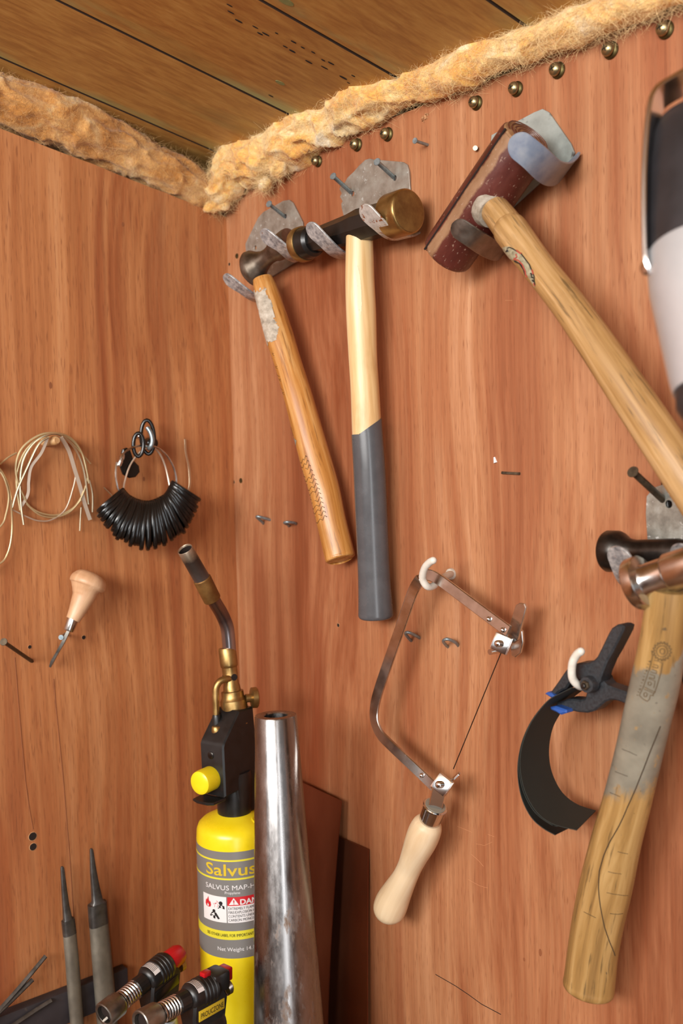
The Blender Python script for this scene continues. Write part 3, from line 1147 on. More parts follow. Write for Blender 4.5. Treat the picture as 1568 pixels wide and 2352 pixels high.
# ================================================================== fixings on the right wall
def nail(base, head, rs, rh, mat, label, place=RW, group=None, stem_in=0.006):
    """base, head = (px, py, d)"""
    a, b = place(*base), place(*head)
    ax = (b - a).normalized()
    L = (b - a).length
    t = thing('nail', label, 'nail', a, group)
    r = px2m(rs, b); R_ = px2m(rh, b)
    lathe('shank', a - ax * stem_in, ax, [(0, r * 0.9), (stem_in, r), (L + stem_in - 0.0008, r)], mat, t, 14)
    lathe('nail_head', b - ax * 0.0014, ax, [(0, r), (0.0004, R_ * 0.92), (0.0009, R_), (0.0014, R_ * 0.95)], mat, t, 20)
    return t


SCREWS = ((727, 370, 13), (817, 332, 15), (887, 308, 16), (1091, 236, 16.5), (1183, 204, 17.5), (1278, 161, 19), (1399, 115, 20), (1525, 68, 21))
ORD = ('brass dome screw nearest the wall corner, below the glass wool', 'brass dome screw half hidden by the glass wool, second from the corner', 'brass dome screw third from the corner, above the brass-faced hammer',
       'brass dome screw fourth from the corner, left of two close to the mallet', 'brass dome screw fifth from the corner, above the mallet plate', 'brass dome screw third from the right, above the mallet head', 'brass dome screw second from the right under the glass wool', 'largest brass dome screw, at the top right corner')
for (px, py, r), lb in zip(SCREWS, ORD):
    a = RW(px + 5, py + 1, 0)
    R_ = px2m(r, a)
    t = thing('dome_screw', lb, 'screw', a, 'brass dome screws along the top of the right wall')
    lathe('washer', a, -EY, [(0, R_ * 0.95), (0.0012, R_ * 1.0), (0.0022, R_ * 0.9), (0.0032, R_ * 0.55)], 'brass_dark', t, 24)
    prof = [(0.0028, R_ * 0.62), (0.004, R_ * 0.80)] + [(0.0045 + R_ * 0.62 * math.sin(q * math.pi / 16), max(0.0002, R_ * 0.82 * math.cos(q * math.pi / 16))) for q in range(0, 9)]
    dm = lathe('dome_head', a, -EY, prof, 'brass_screw', t, 24)
    tip = a - EY * (0.0043 + R_ * 0.62)
    for v in (EX + EZ * 0.3, EZ - EX * 0.3):
        v = v.normalized()
        box('cross_slot', tip + EY * 0.0004, (v, EY, v.cross(EY)), (R_ * 0.34, 0.0008, R_ * 0.06), 'slot', dm)

nail((982, 333, 0), (952, 323, 0.017), 3.6, 7, 'nail', 'short grey nail driven above the brass-faced hammer, left of the mallet')
nail((1093, 343, 0), (1091, 340, 0.004), 4, 6, 'steel_brown', 'tiny nail driven almost flush beside the mallet plate')
for px, py, r, lb in ((561, 438, 6, 'small countersunk screw under the glass wool near the corner'), (544, 588, 6, 'small countersunk screw beside the small hammer near the corner'), (553, 1104, 6, 'small countersunk screw low beside the wall corner')):
    a = RW(px, py, 0)
    R_ = px2m(r, a)
    t = thing('countersunk_screw', lb, 'screw', a, 'small screws beside the corner')
    h = lathe('screw_head', a, -EY, [(-0.002, R_ * 0.5), (0, R_), (0.0004, R_ * 0.96), (0.0006, R_ * 0.3)], 'brass_dark', t, 18)
    box('cross_slot', a - EY * 0.0006, (EX, EY, EZ), (R_ * 0.6, 0.0003, R_ * 0.12), 'slot', h)


def wire_hook(pts, r, label, grp):
    P = crom([tuple(RW(*p)) for p in pts], 6)
    o = tube('bent_wire_staple', [Vector(p) for p in P], px2m(r, RW(*pts[0])), 'nail', None, 10)
    tag(o, label, 'staple', grp)


G = 'bent wire staples driven into the right wall'
wire_hook([(607, 1206, -0.004), (603, 1200, 0.002), (590, 1188, 0.012), (596, 1187, 0.012), (620, 1194, 0.0), (624, 1196, -0.004)], 3.2, 'bent wire staple left of the small hammer handle, nearer the corner', G)
wire_hook([(664, 1212, -0.004), (662, 1206, 0.003), (653, 1201, 0.012), (660, 1199, 0.013), (676, 1201, 0.004), (682, 1206, -0.004)], 3.2, 'bent wire staple just left of the small hammer handle end', G)
wire_hook([(948, 1474, -0.004), (940, 1468, 0.004), (931, 1455, 0.013), (940, 1453, 0.014), (958, 1462, 0.004), (967, 1468, -0.004)], 3.6, 'bent wire staple behind the saw frame spine', G)
wire_hook([(1033, 1489, -0.004), (1024, 1482, 0.004), (1018, 1472, 0.013), (1028, 1468, 0.014), (1046, 1476, 0.005), (1055, 1488, -0.004)], 3.6, 'bent wire staple inside the saw frame', G)
st = thing('flat_staple', 'flat steel staple alone in the middle of the right wall', 'staple', RW(1172, 1087, 0))
a, b = RW(1153, 1086, 0.0008), RW(1192, 1088, 0.0008)
tube('crown', [a + EY * 0.004, a, b, b + EY * 0.004], 0.0011, 'nail_dark', st, 8, sq=5)
tag(tube('wood_scar', [RW(1135, 1050, 0.0002), RW(1138, 1063, 0.0002)], [0.0008, 0.0018], 'label_white', wr, 8))


MAX_ = (RW(1212, 316, 0.036) - RW(1024, 588, 0.034)).normalized()      # axis of the mallet head


# ------------------------------------------------------------------ galvanised hammer brackets
def bracket(label, outline, tongues, mats, holes=(), loc_px=None, group='sheet metal tool hooks', off=0.0022):
    c = RW(*(loc_px or outline[0]), 0)
    t = thing('tool_bracket', label, 'bracket', c, group)
    hl = []
    for (px, py, r) in holes:
        cc_ = RW(px, py, off)
        rr = px2m(r, cc_)
        hl.append([cc_ + EX * (math.cos(k * 0.524) * rr) + EZ * (math.sin(k * 0.524) * rr) for k in range(12)])
    slab('plate', [RW(px, py, off) for px, py in outline], -EY, 0.0018, mats[0], t, 0.0003, hl)
    for i, (path, w, wv) in enumerate(tongues):
        P_ = [Vector(q) for q in crom([tuple(RW(*q)) for q in path], 5)]
        strip('hook', P_, wv, w, 0.0018, mats[1 + i], t, round_end=True)
    return t


bracket('small grey metal bracket with two hooks holding the small wooden-handled hammer',
        [(565, 590), (563, 560), (592, 500), (604, 487), (650, 461), (664, 459), (672, 466), (694, 510), (697, 545), (680, 600), (600, 650), (572, 640)],
        [([(700, 588, 0.002), (692, 596, 0.012), (672, 589, 0.030), (640, 563, 0.047), (598, 533, 0.058)], 0.019, EX), ([(612, 684, 0.002), (602, 690, 0.012), (580, 682, 0.028), (550, 661, 0.043), (513, 634, 0.054)], 0.018, EX)], ('galv_brown', 'zinc_worn', 'zinc_worn'), holes=((586, 569, 5), (655, 497, 5)), loc_px=(600, 640))
bracket('house-shaped galvanised bracket with two nails behind the brass-faced hammer',
        [(784, 478), (783, 468), (786, 462), (780, 452), (784, 444), (779, 434), (784, 424), (792, 418), (797, 408), (812, 394), (824, 380), (838, 367), (848, 364), (856, 366), (925, 372), (934, 378), (938, 392), (942, 450), (930, 510), (800, 540)],
        [([(944, 540, 0.002), (928, 546, 0.014), (900, 540, 0.033), (868, 514, 0.049), (828, 474, 0.060)], 0.019, EX), ([(812, 586, 0.002), (797, 589, 0.014), (772, 580, 0.032), (743, 553, 0.047), (705, 515, 0.058)], 0.019, EX)], ('galv_brown', 'zinc_rust', 'zinc_worn'), holes=((809, 445, 6), (906, 409, 6)), loc_px=(850, 520))
bracket('large pale bracket with blue-grey hooks holding the rawhide mallet',
        [(1125, 340), (1128, 310), (1225, 258), (1245, 250), (1260, 258), (1310, 330), (1318, 350), (1310, 376), (1270, 392), (1150, 500), (1110, 480), (1100, 420)],
        [([(1312, 368, 0.002), (1306, 386, 0.007), (1288, 400, 0.019), (1262, 394, 0.038), (1225, 360, 0.057), (1172, 318, 0.068)], 0.020, MAX_), ([(1172, 556, 0.002), (1156, 578, 0.012), (1132, 574, 0.030), (1090, 549, 0.054), (1038, 514, 0.066)], 0.016, MAX_)], ('galv_pale', 'blue_zinc', 'steel'), loc_px=(1150, 480))
bracket('spotted zinc bracket at the right edge holding the steel hammers',
        [(1486, 1245), (1482, 1180), (1484, 1140), (1500, 1120), (1545, 1105), (1600, 1090), (1660, 1130), (1670, 1240), (1600, 1262)],
        [([(1494, 1335, 0.008), (1480, 1346, 0.018), (1455, 1345, 0.040), (1436, 1315, 0.056), (1415, 1255, 0.066)], 0.019, EX), ([(1640, 1300, 0.002), (1620, 1310, 0.02), (1590, 1300, 0.045), (1560, 1250, 0.060)], 0.019, EX)], ('galv', 'zinc_worn', 'zinc_worn'), holes=((1535, 1158, 9),), loc_px=(1550, 1240), off=0.0085)
nail((656, 499, 0), (617, 468, 0.026), 4.3, 8.2, 'nail', 'grey nail through the small hammer bracket')
nail((808, 444, 0), (764, 404, 0.028), 5.0, 8.5, 'nail', 'left grey nail of the house-shaped bracket')
nail((907, 410, 0), (865, 371, 0.028), 5.2, 9, 'nail', 'right grey nail of the house-shaped bracket')
nail((1535, 1160, 0), (1452, 1083, 0.046), 8.5, 14, 'nail_dark', 'thick dark nail through the spotted bracket at the right edge')

# ------------------------------------------------------------------ small hammer (nearest the corner)
h1 = thing('cross_pein_hammer', 'small hammer with amber wooden handle, zigzag print and torn label, nearest the corner', 'hammer', RW(606, 645, 0.03))
A, B = RW(578, 618, 0.034), RW(664, 552, 0.028)
ax = (B - A).normalized()
L = (B - A).length
up = EZ - ax * EZ.dot(ax)
r1, r2 = px2m(43, A), px2m(27, B)
mb = MB()
st = [(-0.10, 0.62, 0.55), (-0.03, 0.95, 0.74), (0.02, 1.0, 0.80), (0.10, 0.93, 0.74), (0.22, 0.66, 0.56), (0.36, 0.46, 0.46), (0.46, 0.43, 0.43), (0.56, 0.46, 0.46), (0.66, 0.60, 0.60), (0.76, 0.66, 0.66), (0.98, 0.66, 0.66), (1.04, 0.62, 0.62)]
sweep(mb, [A + ax * L * s for s, _, _ in st], [(r1 * a, r1 * b) for _, a, b in st], up, 28)
hd = mb.build('head', 'steel_brown', h1)
H1 = Handle([(603, 640, 46, 0.032), (612, 672, 56, 0.032), (640, 766, 65, 0.031), (660, 830, 63, 0.030), (684, 909, 66, 0.029), (724, 1054, 72, 0.026), (745, 1126, 71, 0.025), (761, 1198, 69, 0.024), (778, 1268, 70, 0.022), (781, 1280, 70, 0.022)], oval=0.78, ends=(0, 0.002))
mb = MB(); H1.mesh(mb)
hn = mb.build('handle', 'amber_wood', h1)
H1.patch('torn_label', [(586, 672), (598, 666), (612, 663), (613, 676), (622, 690), (626, 712), (632, 738), (638, 762), (634, 780), (615, 795), (608, 780), (592, 720)], 'paper_worn', h1, 0.0003, ragged=0.12)
H1.patch('grey_mark', [(662, 984), (669, 979), (677, 992), (681, 1012), (676, 1028), (669, 1020)], 'grey_patch', h1, 0.0002)
zz = []
for k in range(14):
    x0, y0 = 691 + k * 2.75, 1052 + k * 10.6
    w = min(10.5, 6 + k * 0.7)
    zz.append([(x0 - 0.2 * w, y0 + 10), (x0 + 0.25 * w, y0 + 12), (x0 + 0.75 * w, y0 + 2), (x0 + 1.35 * w, y0 + 5), (x0 + 1.75 * w, y0 - 6), (x0 + 2.3 * w, y0 - 2.5)])
H1.lines('zigzag_print', zz, 0.00028, 'ink', h1)
wr_ = []
rnd = random.Random(5)
for k in range(22):
    t = k / 21
    x, y = 622 + 27 * t, 800 + 104 * t
    wr_.append([(x, y), (x + 4, y + 1.5 + rnd.uniform(-1.5, 1.5))] if k % 2 else [(x, y), (x + 1.6, y + 4), (x + 4.5, y + 1)])
H1.lines('stamped_lettering', wr_, 0.00018, 'ink', h1)

# ------------------------------------------------------------------ brass-faced hammer
h2 = thing('brass_faced_hammer', 'hammer with black head, two brass faces and grey dipped grip', 'hammer', RW(826, 540, 0.032))
A, B = RW(689, 563, 0.032), RW(934, 486, 0.032)
ax = (B - A).normalized(); L = (B - A).length
up = (EZ - ax * EZ.dot(ax)).normalized()
rb, ra = px2m(52, B), px2m(40, A)
lathe('brass_face', B, -ax, [(-0.0028, rb * 0.90), (-0.0024, rb * 0.95), (-0.0012, rb * 0.99), (0.001, rb), (0.018, rb), (0.019, rb * 0.97)], 'brass', h2, 40)
lathe('strike_face', B, ax, [(0.0020, rb * 0.93), (0.0029, rb * 0.90), (0.0034, rb * 0.6), (0.0036, rb * 0.2)], 'brass_face', h2, 40)
lathe('brass_face', A, ax, [(-0.002, ra * 0.78), (-0.001, ra * 0.95), (0.001, ra), (0.0075, ra), (0.0085, ra * 0.97)], 'brass', h2, 36)
mb = MB()
lathe('', A, ax, [(0.0085, ra * 0.93), (0.012, ra * 0.93), (0.019, ra * 0.86), (0.022, ra * 0.70)], '', mb=mb, n=32)
bst = [(0.020, ra * 0.62), (0.026, ra * 0.66), (L * 0.50, rb * 0.70), (L * 0.60, rb * 0.80), (L - 0.021, rb * 0.74), (L - 0.0185, rb * 0.74)]
vs0 = len(mb.v)
sweep(mb, [A + ax * s for s, _ in bst], [r for _, r in bst], up, 8, rot=math.pi / 8)
mb.build('head', 'black_paint', h2, angle=25)
H2 = Handle([(822, 530, 58, 0.032), (825, 548, 62, 0.032), (826, 640, 67, 0.031), (829, 720, 69, 0.030), (833, 820, 66, 0.029), (838, 900, 66, 0.028), (842, 985, 68, 0.027), (848, 1080, 70, 0.026), (852, 1170, 70, 0.025), (857, 1285, 70, 0.023), (860, 1350, 72, 0.022), (863, 1412, 78, 0.021)], oval=0.85, ends=(0, 0.0035))
mb = MB(); H2.mesh(mb)
mb.build('handle', 'hickory', h2)
ig = min(range(len(H2.pts)), key=lambda i: abs(proj(H2.pts[i])[1] - 990))
mb = MB(); H2.mesh(mb, i0=ig, grow=0.0007, shear0=0.62)
mb.build('grip', 'grip', h2)
M['bare_wood'] = plain('bare_chipped_wood', 'ecd8b0', 0.6)
M['chip_edge'] = plain('chip_edge', 'b58f58', 0.6)
H2.patch('chipped_varnish', [(820, 610), (824, 617), (827, 640), (829, 660), (831, 700), (829, 720), (827, 724), (824, 712), (821, 690), (822, 660), (819, 630)], 'bare_wood', h2, 0.00025, ragged=0.1)

# ------------------------------------------------------------------ rawhide mallet
STRIPE_ANGLE = 0.0
h3 = thing('rawhide_mallet', 'rawhide mallet with maroon cylinder head and long worn wooden handle', 'mallet', RW(1120, 480, 0.045))
A, B = RW(1024, 588, 0.034), RW(1212, 316, 0.036)
ax = (B - A).normalized(); L = (B - A).length
r = px2m(63, (A + B) / 2)
ref = EZ - ax * EZ.dot(ax)
ref.normalize()
X_, Y_ = ref, ax.cross(ref)
# the bare stripe faces the camera, left of the middle
mid = (A + B) / 2
v = (CAM - mid).normalized()
v = (v - ax * v.dot(ax)).normalized()
lf = ax.cross(v); lf = lf if lf.dot(CR) < 0 else -lf
sd = (v * 0.80 + lf * 0.60).normalized()
STRIPE_ANGLE = math.atan2(sd.dot(Y_), sd.dot(X_))
M['rawhide'] = rawhide_mat()
mb = MB()
lathe('', A, ax, [(0, r * 0.90), (0.0015, r * 0.97), (0.004, r), (L * 0.5, r * 1.005), (L - 0.005, r * 0.99), (L - 0.002, r * 0.96)], '', mb=mb, n=48, ref=ref)
mb.build('head', 'rawhide', h3)
# rolled hide: end faces with spiral edges
for P, d in ((A, -ax), (B, ax)):
    f = lathe('end_face', P, d, [(-0.0028, r * 0.95), (-0.0006, r * 0.90), (0.0006, r * 0.72), (0.0008, r * 0.4), (0.0007, r * 0.1)], 'rawhide_tan', h3, 40)
    sp = [P + d * 0.001 + (X_ * math.cos(k * 0.3) + Y_ * math.sin(k * 0.3)) * (r * (0.12 + 0.0058 * k * 1.15)) for k in range(110)]
    tube('hide_layer', sp, 0.0005, 'rawhide', f, 5)
sp = [A + ax * L * s + (X_ * math.cos(STRIPE_ANGLE + g) + Y_ * math.sin(STRIPE_ANGLE + g)) * (r * 1.0) for s, g in ((0.0, 0.27), (0.3, 0.28), (0.6, 0.27), (1.0, 0.27))]
cand = [A + ax * L * s + (X_ * math.cos(STRIPE_ANGLE - 0.3) + Y_ * math.sin(STRIPE_ANGLE - 0.3)) * r for s in (0, 1)]
q1, q2 = proj(sp[0]), proj(cand[0])
sg = 0.29 if q1[0] < q2[0] else -0.29
tube('hide_seam', [A + ax * L * s + (X_ * math.cos(STRIPE_ANGLE + sg) + Y_ * math.sin(STRIPE_ANGLE + sg)) * (r * 0.998) for s in (0.0, 0.3, 0.6, 1.0)], 0.0009, 'hole', h3, 6)
D3 = 0.050
H3 = Handle([(1128, 472, 66, 0.040), (1148, 497, 70, 0.045), (1161, 514, 72, 0.048), (1166, 521, 72, 0.049)], oval=1.0, sub=4)
mb = MB(); H3.mesh(mb)
mb.build('handle_neck', 'ash', h3)
H3b = Handle([(1166, 521, 72, 0.049), (1170, 526, 79, 0.050), (1179, 538, 80, 0.051), (1224, 598, 76, 0.053), (1263, 647, 76, 0.055), (1309, 705, 80, 0.056), (1360, 777, 86, 0.057), (1408, 848, 91, 0.058), (1472, 944, 97, 0.058), (1545, 1052, 102, 0.057), (1620, 1164, 108, 0.055), (1690, 1270, 114, 0.053)], oval=0.9, ends=(0, 0.003))
mb = MB(); H3b.mesh(mb)
mb.build('handle', 'ash', h3)
lathe('glue_ring', RW(1128, 480, 0.041), (H3.pts[-1] - H3.pts[0]), [(-0.002, 0.0150), (0.0015, 0.0146), (0.004, 0.0130), (0.006, 0.0122)], 'glue', h3, 26)
# remains of an oval trade label on the handle
lab = [(1155, 568), (1168, 566), (1182, 574), (1198, 586), (1215, 608), (1226, 632), (1231, 658), (1222, 650), (1205, 622), (1188, 598), (1168, 582)]
M['label_bg'] = mottled('old_label', [(0.3, '6d6650'), (0.5, '9c967c'), (0.7, 'b0ab92')], 300, (0.3, 0.5))
H3b.patch('trade_label', lab, 'label_bg', h3, 0.0003)
H3b.lines('label_border', [[(1178, 571), (1198, 584), (1216, 608), (1227, 634), (1229, 654)], [(1165, 570), (1172, 568), (1180, 573)]], 0.0004, 'label_black', h3, 0.0004)
H3b.lines('label_red_print', [[(1186, 575), (1192, 580), (1198, 583)], [(1180, 595), (1190, 597), (1200, 607), (1207, 622), (1212, 635)], [(1222, 620), (1225, 630)], [(1185, 584), (1188, 590), (1182, 594)], [(1226, 650), (1229, 656)]], 0.0006, 'old_red', h3, 0.0003)
H3b.lines('label_black_print', [[(1182, 599), (1194, 605), (1203, 618), (1208, 632)], [(1196, 606), (1202, 616)], [(1163, 578), (1166, 574), (1170, 576)], [(1219, 628), (1222, 630), (1221, 634)], [(1221, 636), (1225, 638)], [(1223, 643), (1226, 646)]], 0.0006, 'label_black', h3, 0.0004)

# ------------------------------------------------------------------ dark steel hammer behind, bright chasing hammer in front (right edge)
h4 = thing('dark_steel_hammer', 'dark steel hammer head behind the bright chasing hammer at the right edge', 'hammer', RW(1500, 1290, 0.03))
A, B = RW(1392, 1266, 0.036), RW(1560, 1268, 0.034)
ax = (B - A).normalized(); L = (B - A).length
r = px2m(48, A)
lathe('head', A, ax, [(-0.001, r * 0.78), (0.0005, r * 0.94), (0.002, r), (0.010, r * 0.98), (0.0125, r * 0.90), (0.018, r * 0.62), (0.024, r * 0.55), (0.040, r * 0.60), (0.055, r * 0.62), (0.070, r * 0.40), (0.088, r * 0.25)], 'steel_dark', h4, 36)
H4 = Handle([(1540, 1290, 60, 0.030), (1512, 1500, 62, 0.022), (1478, 1660, 64, 0.018), (1445, 1800, 62, 0.018)], oval=0.7, ends=(0, 0.002))
mb = MB(); H4.mesh(mb, n=20)
mb.build('handle', 'ash', h4)

h5 = thing('chasing_hammer', 'bright steel chasing hammer with long worn grey-painted handle at the right edge', 'hammer', RW(1520, 1370, 0.075))
A = RW(1457, 1342, 0.082)
B = RW(1660, 1274, 0.075)
ax = (B - A).normalized()
r = px2m(62, A)
lathe('head', A, ax, [(-0.0012, r * 0.86), (-0.0005, r * 0.96), (0.0008, r), (0.0065, r * 0.99), (0.0072, r * 0.95), (0.0082, r * 0.66), (0.010, r * 0.61), (0.023, r * 0.61), (0.0235, r * 0.66), (0.025, r * 0.71), (0.043, r * 0.71), (0.045, r * 0.5), (0.055, r * 0.42), (0.066, r * 0.5), (0.074, r * 0.42)], 'chrome_soft', h5, 48, angle=30)
M['long_handle'] = long_handle_mat()
H5 = Handle([(1536, 1352, 96, 0.076), (1531, 1400, 100, 0.074), (1522, 1470, 104, 0.070), (1506, 1560, 110, 0.064), (1485, 1650, 108, 0.058), (1464, 1740, 106, 0.054), (1437, 1850, 108, 0.050), (1415, 1930, 112, 0.046), (1392, 2030, 118, 0.042), (1374, 2110, 116, 0.040), (1362, 2180, 114, 0.038), (1354, 2248, 116, 0.036), (1351, 2268, 117, 0.036)], oval=0.75, ends=(0, 0.005))
mb = MB(); H5.mesh(mb, n=36)
mb.build('handle', 'long_handle', h5)
H5.line('crack', [(1516, 1668), (1495, 1720), (1478, 1765), (1460, 1810), (1440, 1855), (1422, 1895), (1402, 1930), (1386, 1965), (1376, 2000), (1374, 2040), (1378, 2080), (1388, 2130), (1400, 2165), (1412, 2195)], 0.00036, 'groove_dark', h5, 0.0, 4)
H5.lines('scored_line', [[(1428, 1720), (1445, 1727), (1462, 1735)], [(1412, 1772), (1425, 1777), (1441, 1783)], [(1400, 1820), (1412, 1825), (1424, 1830)], [(1396, 2002), (1425, 2007), (1452, 2010)], [(1393, 2050), (1420, 2055), (1442, 2057)], [(1418, 1956), (1440, 1961), (1465, 1964)], [(1340, 2094), (1356, 2102), (1368, 2108)], [(1470, 1817), (1486, 1817)], [(1455, 1868), (1478, 1870)], [(1400, 2098), (1418, 2100), (1430, 2098)]], 0.00022, 'groove_dark', h5)
# stamped trade mark: a toothed wheel and outlined letters
gc = (1520, 1496)
gear, c1, c2 = [], [], []
for k in range(68):
    a = 2 * math.pi * k / 68
    rr = 21.5 if (k % 4) in (1, 2) else 17
    gear.append((gc[0] + math.cos(a) * rr, gc[1] + math.sin(a) * rr * 1.02))
for k in range(20):
    a = 2 * math.pi * k / 20
    c1.append((gc[0] + math.cos(a) * 13, gc[1] + math.sin(a) * 13))
    c2.append((gc[0] + math.cos(a) * 5.5 + 0.5, gc[1] + math.sin(a) * 6.5))
mk = [gear + [gear[0]], c1 + [c1[0]], c2 + [c2[0]],
      [(1502, 1516), (1512, 1519), (1521, 1523), (1517, 1545), (1509, 1573), (1503, 1590), (1498, 1597)],
      [(1500, 1526), (1511, 1529), (1510, 1535), (1497, 1531)], [(1497, 1537), (1508, 1541), (1507, 1547), (1493, 1543)], [(1491, 1548), (1503, 1552), (1502, 1559), (1490, 1556)],
      [(1489, 1558), (1504, 1564), (1501, 1580)], [(1488, 1567), (1493, 1566), (1496, 1570), (1493, 1574), (1488, 1573), (1488, 1567)],
      [(1480, 1578), (1492, 1584), (1505, 1590)], [(1479, 1583), (1492, 1588), (1501, 1593)], [(1479, 1592), (1483, 1590), (1486, 1594), (1484, 1600), (1479, 1600), (1478, 1595), (1479, 1592)],
      [(1468, 1597), (1476, 1605), (1486, 1611), (1491, 1606), (1493, 1597), (1501, 1598)], [(1496, 1494), (1498, 1508), (1493, 1528), (1486, 1552), (1477, 1578), (1468, 1597)]]
rnd = random.Random(2)
for k in range(12):
    t = k / 11
    x, y = 1489 - 27 * t, 1518 + 78 * t
    mk.append([(x, y), (x + 3.5, y + 1.2)] if k % 3 else [(x, y), (x + 3, y + 3), (x + 4, y - 1)])
H5.lines('stamped_mark', mk, 0.00030, 'groove', h5)

# ================================================================== white cup hooks, saw, clamp
def cup_hook(pts, r, label, collar):
    a = RW(*collar)
    t = thing('cup_hook', label, 'hook', a, 'white coated cup hooks on the right wall')
    P = [Vector(p) for p in crom([tuple(RW(*p)) for p in pts], 8)]
    rr = px2m(r, P[len(P) // 2])
    mb = MB()
    T = (P[-1] - P[-2]).normalized()
    P += [P[-1] + T * rr * 0.6, P[-1] + T * rr * 0.9]
    R_ = [rr] * (len(P) - 2) + [rr * 0.75, rr * 0.3]
    sweep(mb, P, R_, None, 16)
    mb.build('hook_arm', 'white_plastic', t)
    lathe('collar', a + EY * 0.001, -EY, [(0, rr * 1.55), (0.0015, rr * 1.7), (0.004, rr * 1.5), (0.005, rr * 1.1)], 'white_plastic', t, 20)
    lathe('screw_thread', a + EY * 0.006, -EY, [(0, 0.0008), (0.0065, 0.0014)], 'nail', t, 10)
    return t


cup_hook([(1036, 1318, 0.002), (1026, 1322, 0.012), (1008, 1332, 0.026), (994, 1346, 0.036), (980, 1346, 0.044), (970, 1328, 0.048), (975, 1305, 0.050), (986, 1292, 0.050), (995, 1287, 0.050)], 8.5, 'white cup hook carrying the saw frame', (1037, 1318, 0))
cup_hook([(1385, 1562, 0.002), (1370, 1567, 0.020), (1345, 1576, 0.044), (1328, 1574, 0.058), (1314, 1556, 0.064), (1314, 1525, 0.066), (1324, 1504, 0.066), (1334, 1496, 0.066)], 9.5, 'white cup hook passing through the black clamp', (1387, 1561, 0))

sw = thing('saw_frame', "jeweller's piercing saw with steel frame and pale wooden handle on a white hook", 'saw', RW(990, 1330, 0.034))
Wv = (CR * 0.55 + CU * 0.55 - fw * 0.55).normalized()
fp = [(1168, 1450, 0.036), (1090, 1392, 0.036), (1030, 1347, 0.036), (1003, 1328, 0.036), (985, 1321, 0.036), (968, 1326, 0.036), (957, 1342, 0.036), (946, 1365, 0.036), (918, 1445, 0.036), (888, 1530, 0.036), (868, 1590, 0.036), (860, 1625, 0.036), (860, 1655, 0.036), (872, 1685, 0.036), (895, 1710, 0.036), (945, 1757, 0.036), (990, 1800, 0.036), (1008, 1818, 0.036)]
P = [Vector(p) for p in crom([tuple(RW(*p)) for p in fp], 4)]
strip('frame', P, Wv, 0.0092, 0.0028, 'chrome_soft', sw)


def clamp_jaw(c, dpx, blade_dir_px, nut_flip):
    """square plates with a threaded bolt and a wing nut behind"""
    C_ = RW(*c)
    X = (RW(c[0] + 10, c[1] + blade_dir_px, c[2]) - C_).normalized()
    Nn = (CAM - C_).normalized()
    Nn = (Nn + CR * -0.25).normalized()
    X = (X - Nn * X.dot(Nn)).normalized()
    Y = Nn.cross(X)
    h = px2m(dpx, C_)
    for k, (off, sc) in enumerate(((0.0, 1.0), (-0.0032, 1.02), (-0.0062, 1.0))):
        box('clamp_plate', C_ + Nn * off, (X, Y, Nn), (h * sc, h * sc, 0.0012), 'chrome', sw, 0.0004)
    b = C_ + Nn * 0.001
    prof = []
    for k in range(9):
        prof += [(k * 0.0008, px2m(8.5, C_)), (k * 0.0008 + 0.0004, px2m(7, C_))]
    lathe('bolt', b, Nn + CR * -0.15, prof + [(0.0074, px2m(5, C_))], 'chrome', sw, 16, angle=60)
    return C_, X, Y, Nn


C1, X1, Y1, N1 = clamp_jaw((1150, 1478, 0.040), 20, 5, 1)
ro = [RW(x, y, 0.0) for x, y in ()]
for (x, y) in ((1122, 1422), (1154, 1447), (968, 1781), (994, 1806)):
    p = RW(x, y, 0.036) + (CAM - RW(x, y, 0.036)).normalized() * 0.0030
    lathe('rivet', p, (CAM - p).normalized(), [(0, 0.0021), (0.0006, 0.0020), (0.0013, 0.0013), (0.0016, 0.0004)], 'chrome', sw, 14)
# wing nuts
def wing(c, outline, th):
    pts = [RW(x, y, c) for x, y in outline]
    slab('wing_nut', pts, -EY, th, 'chrome_soft', sw, 0.0004)


wing(0.030, [(1168, 1440), (1180, 1400), (1184, 1390), (1193, 1385), (1203, 1387), (1207, 1396), (1204, 1408), (1188, 1470), (1178, 1478), (1166, 1470)], 0.0026)
wing(0.022, [(1176, 1470), (1190, 1440), (1198, 1450), (1200, 1475), (1194, 1500), (1182, 1510), (1174, 1506), (1172, 1490)], 0.0024)
lathe('blade_pin', RW(1160, 1490, 0.02), -EY, [(0, 0.0022), (0.018, 0.0022)], 'chrome', sw, 12)
tube('blade', [RW(1150, 1500, 0.038), RW(1041, 1766, 0.038)], 0.0004, 'steel_dark', sw, 6)
C2, X2, Y2, N2 = clamp_jaw((1014, 1802, 0.044), 19, 9, -1)
strip('wire_nut', [RW(1028, 1795, 0.034), RW(1040, 1790, 0.030), RW(1056, 1774, 0.026)], Wv, 0.004, 0.0016, 'chrome', sw, round_end=True)
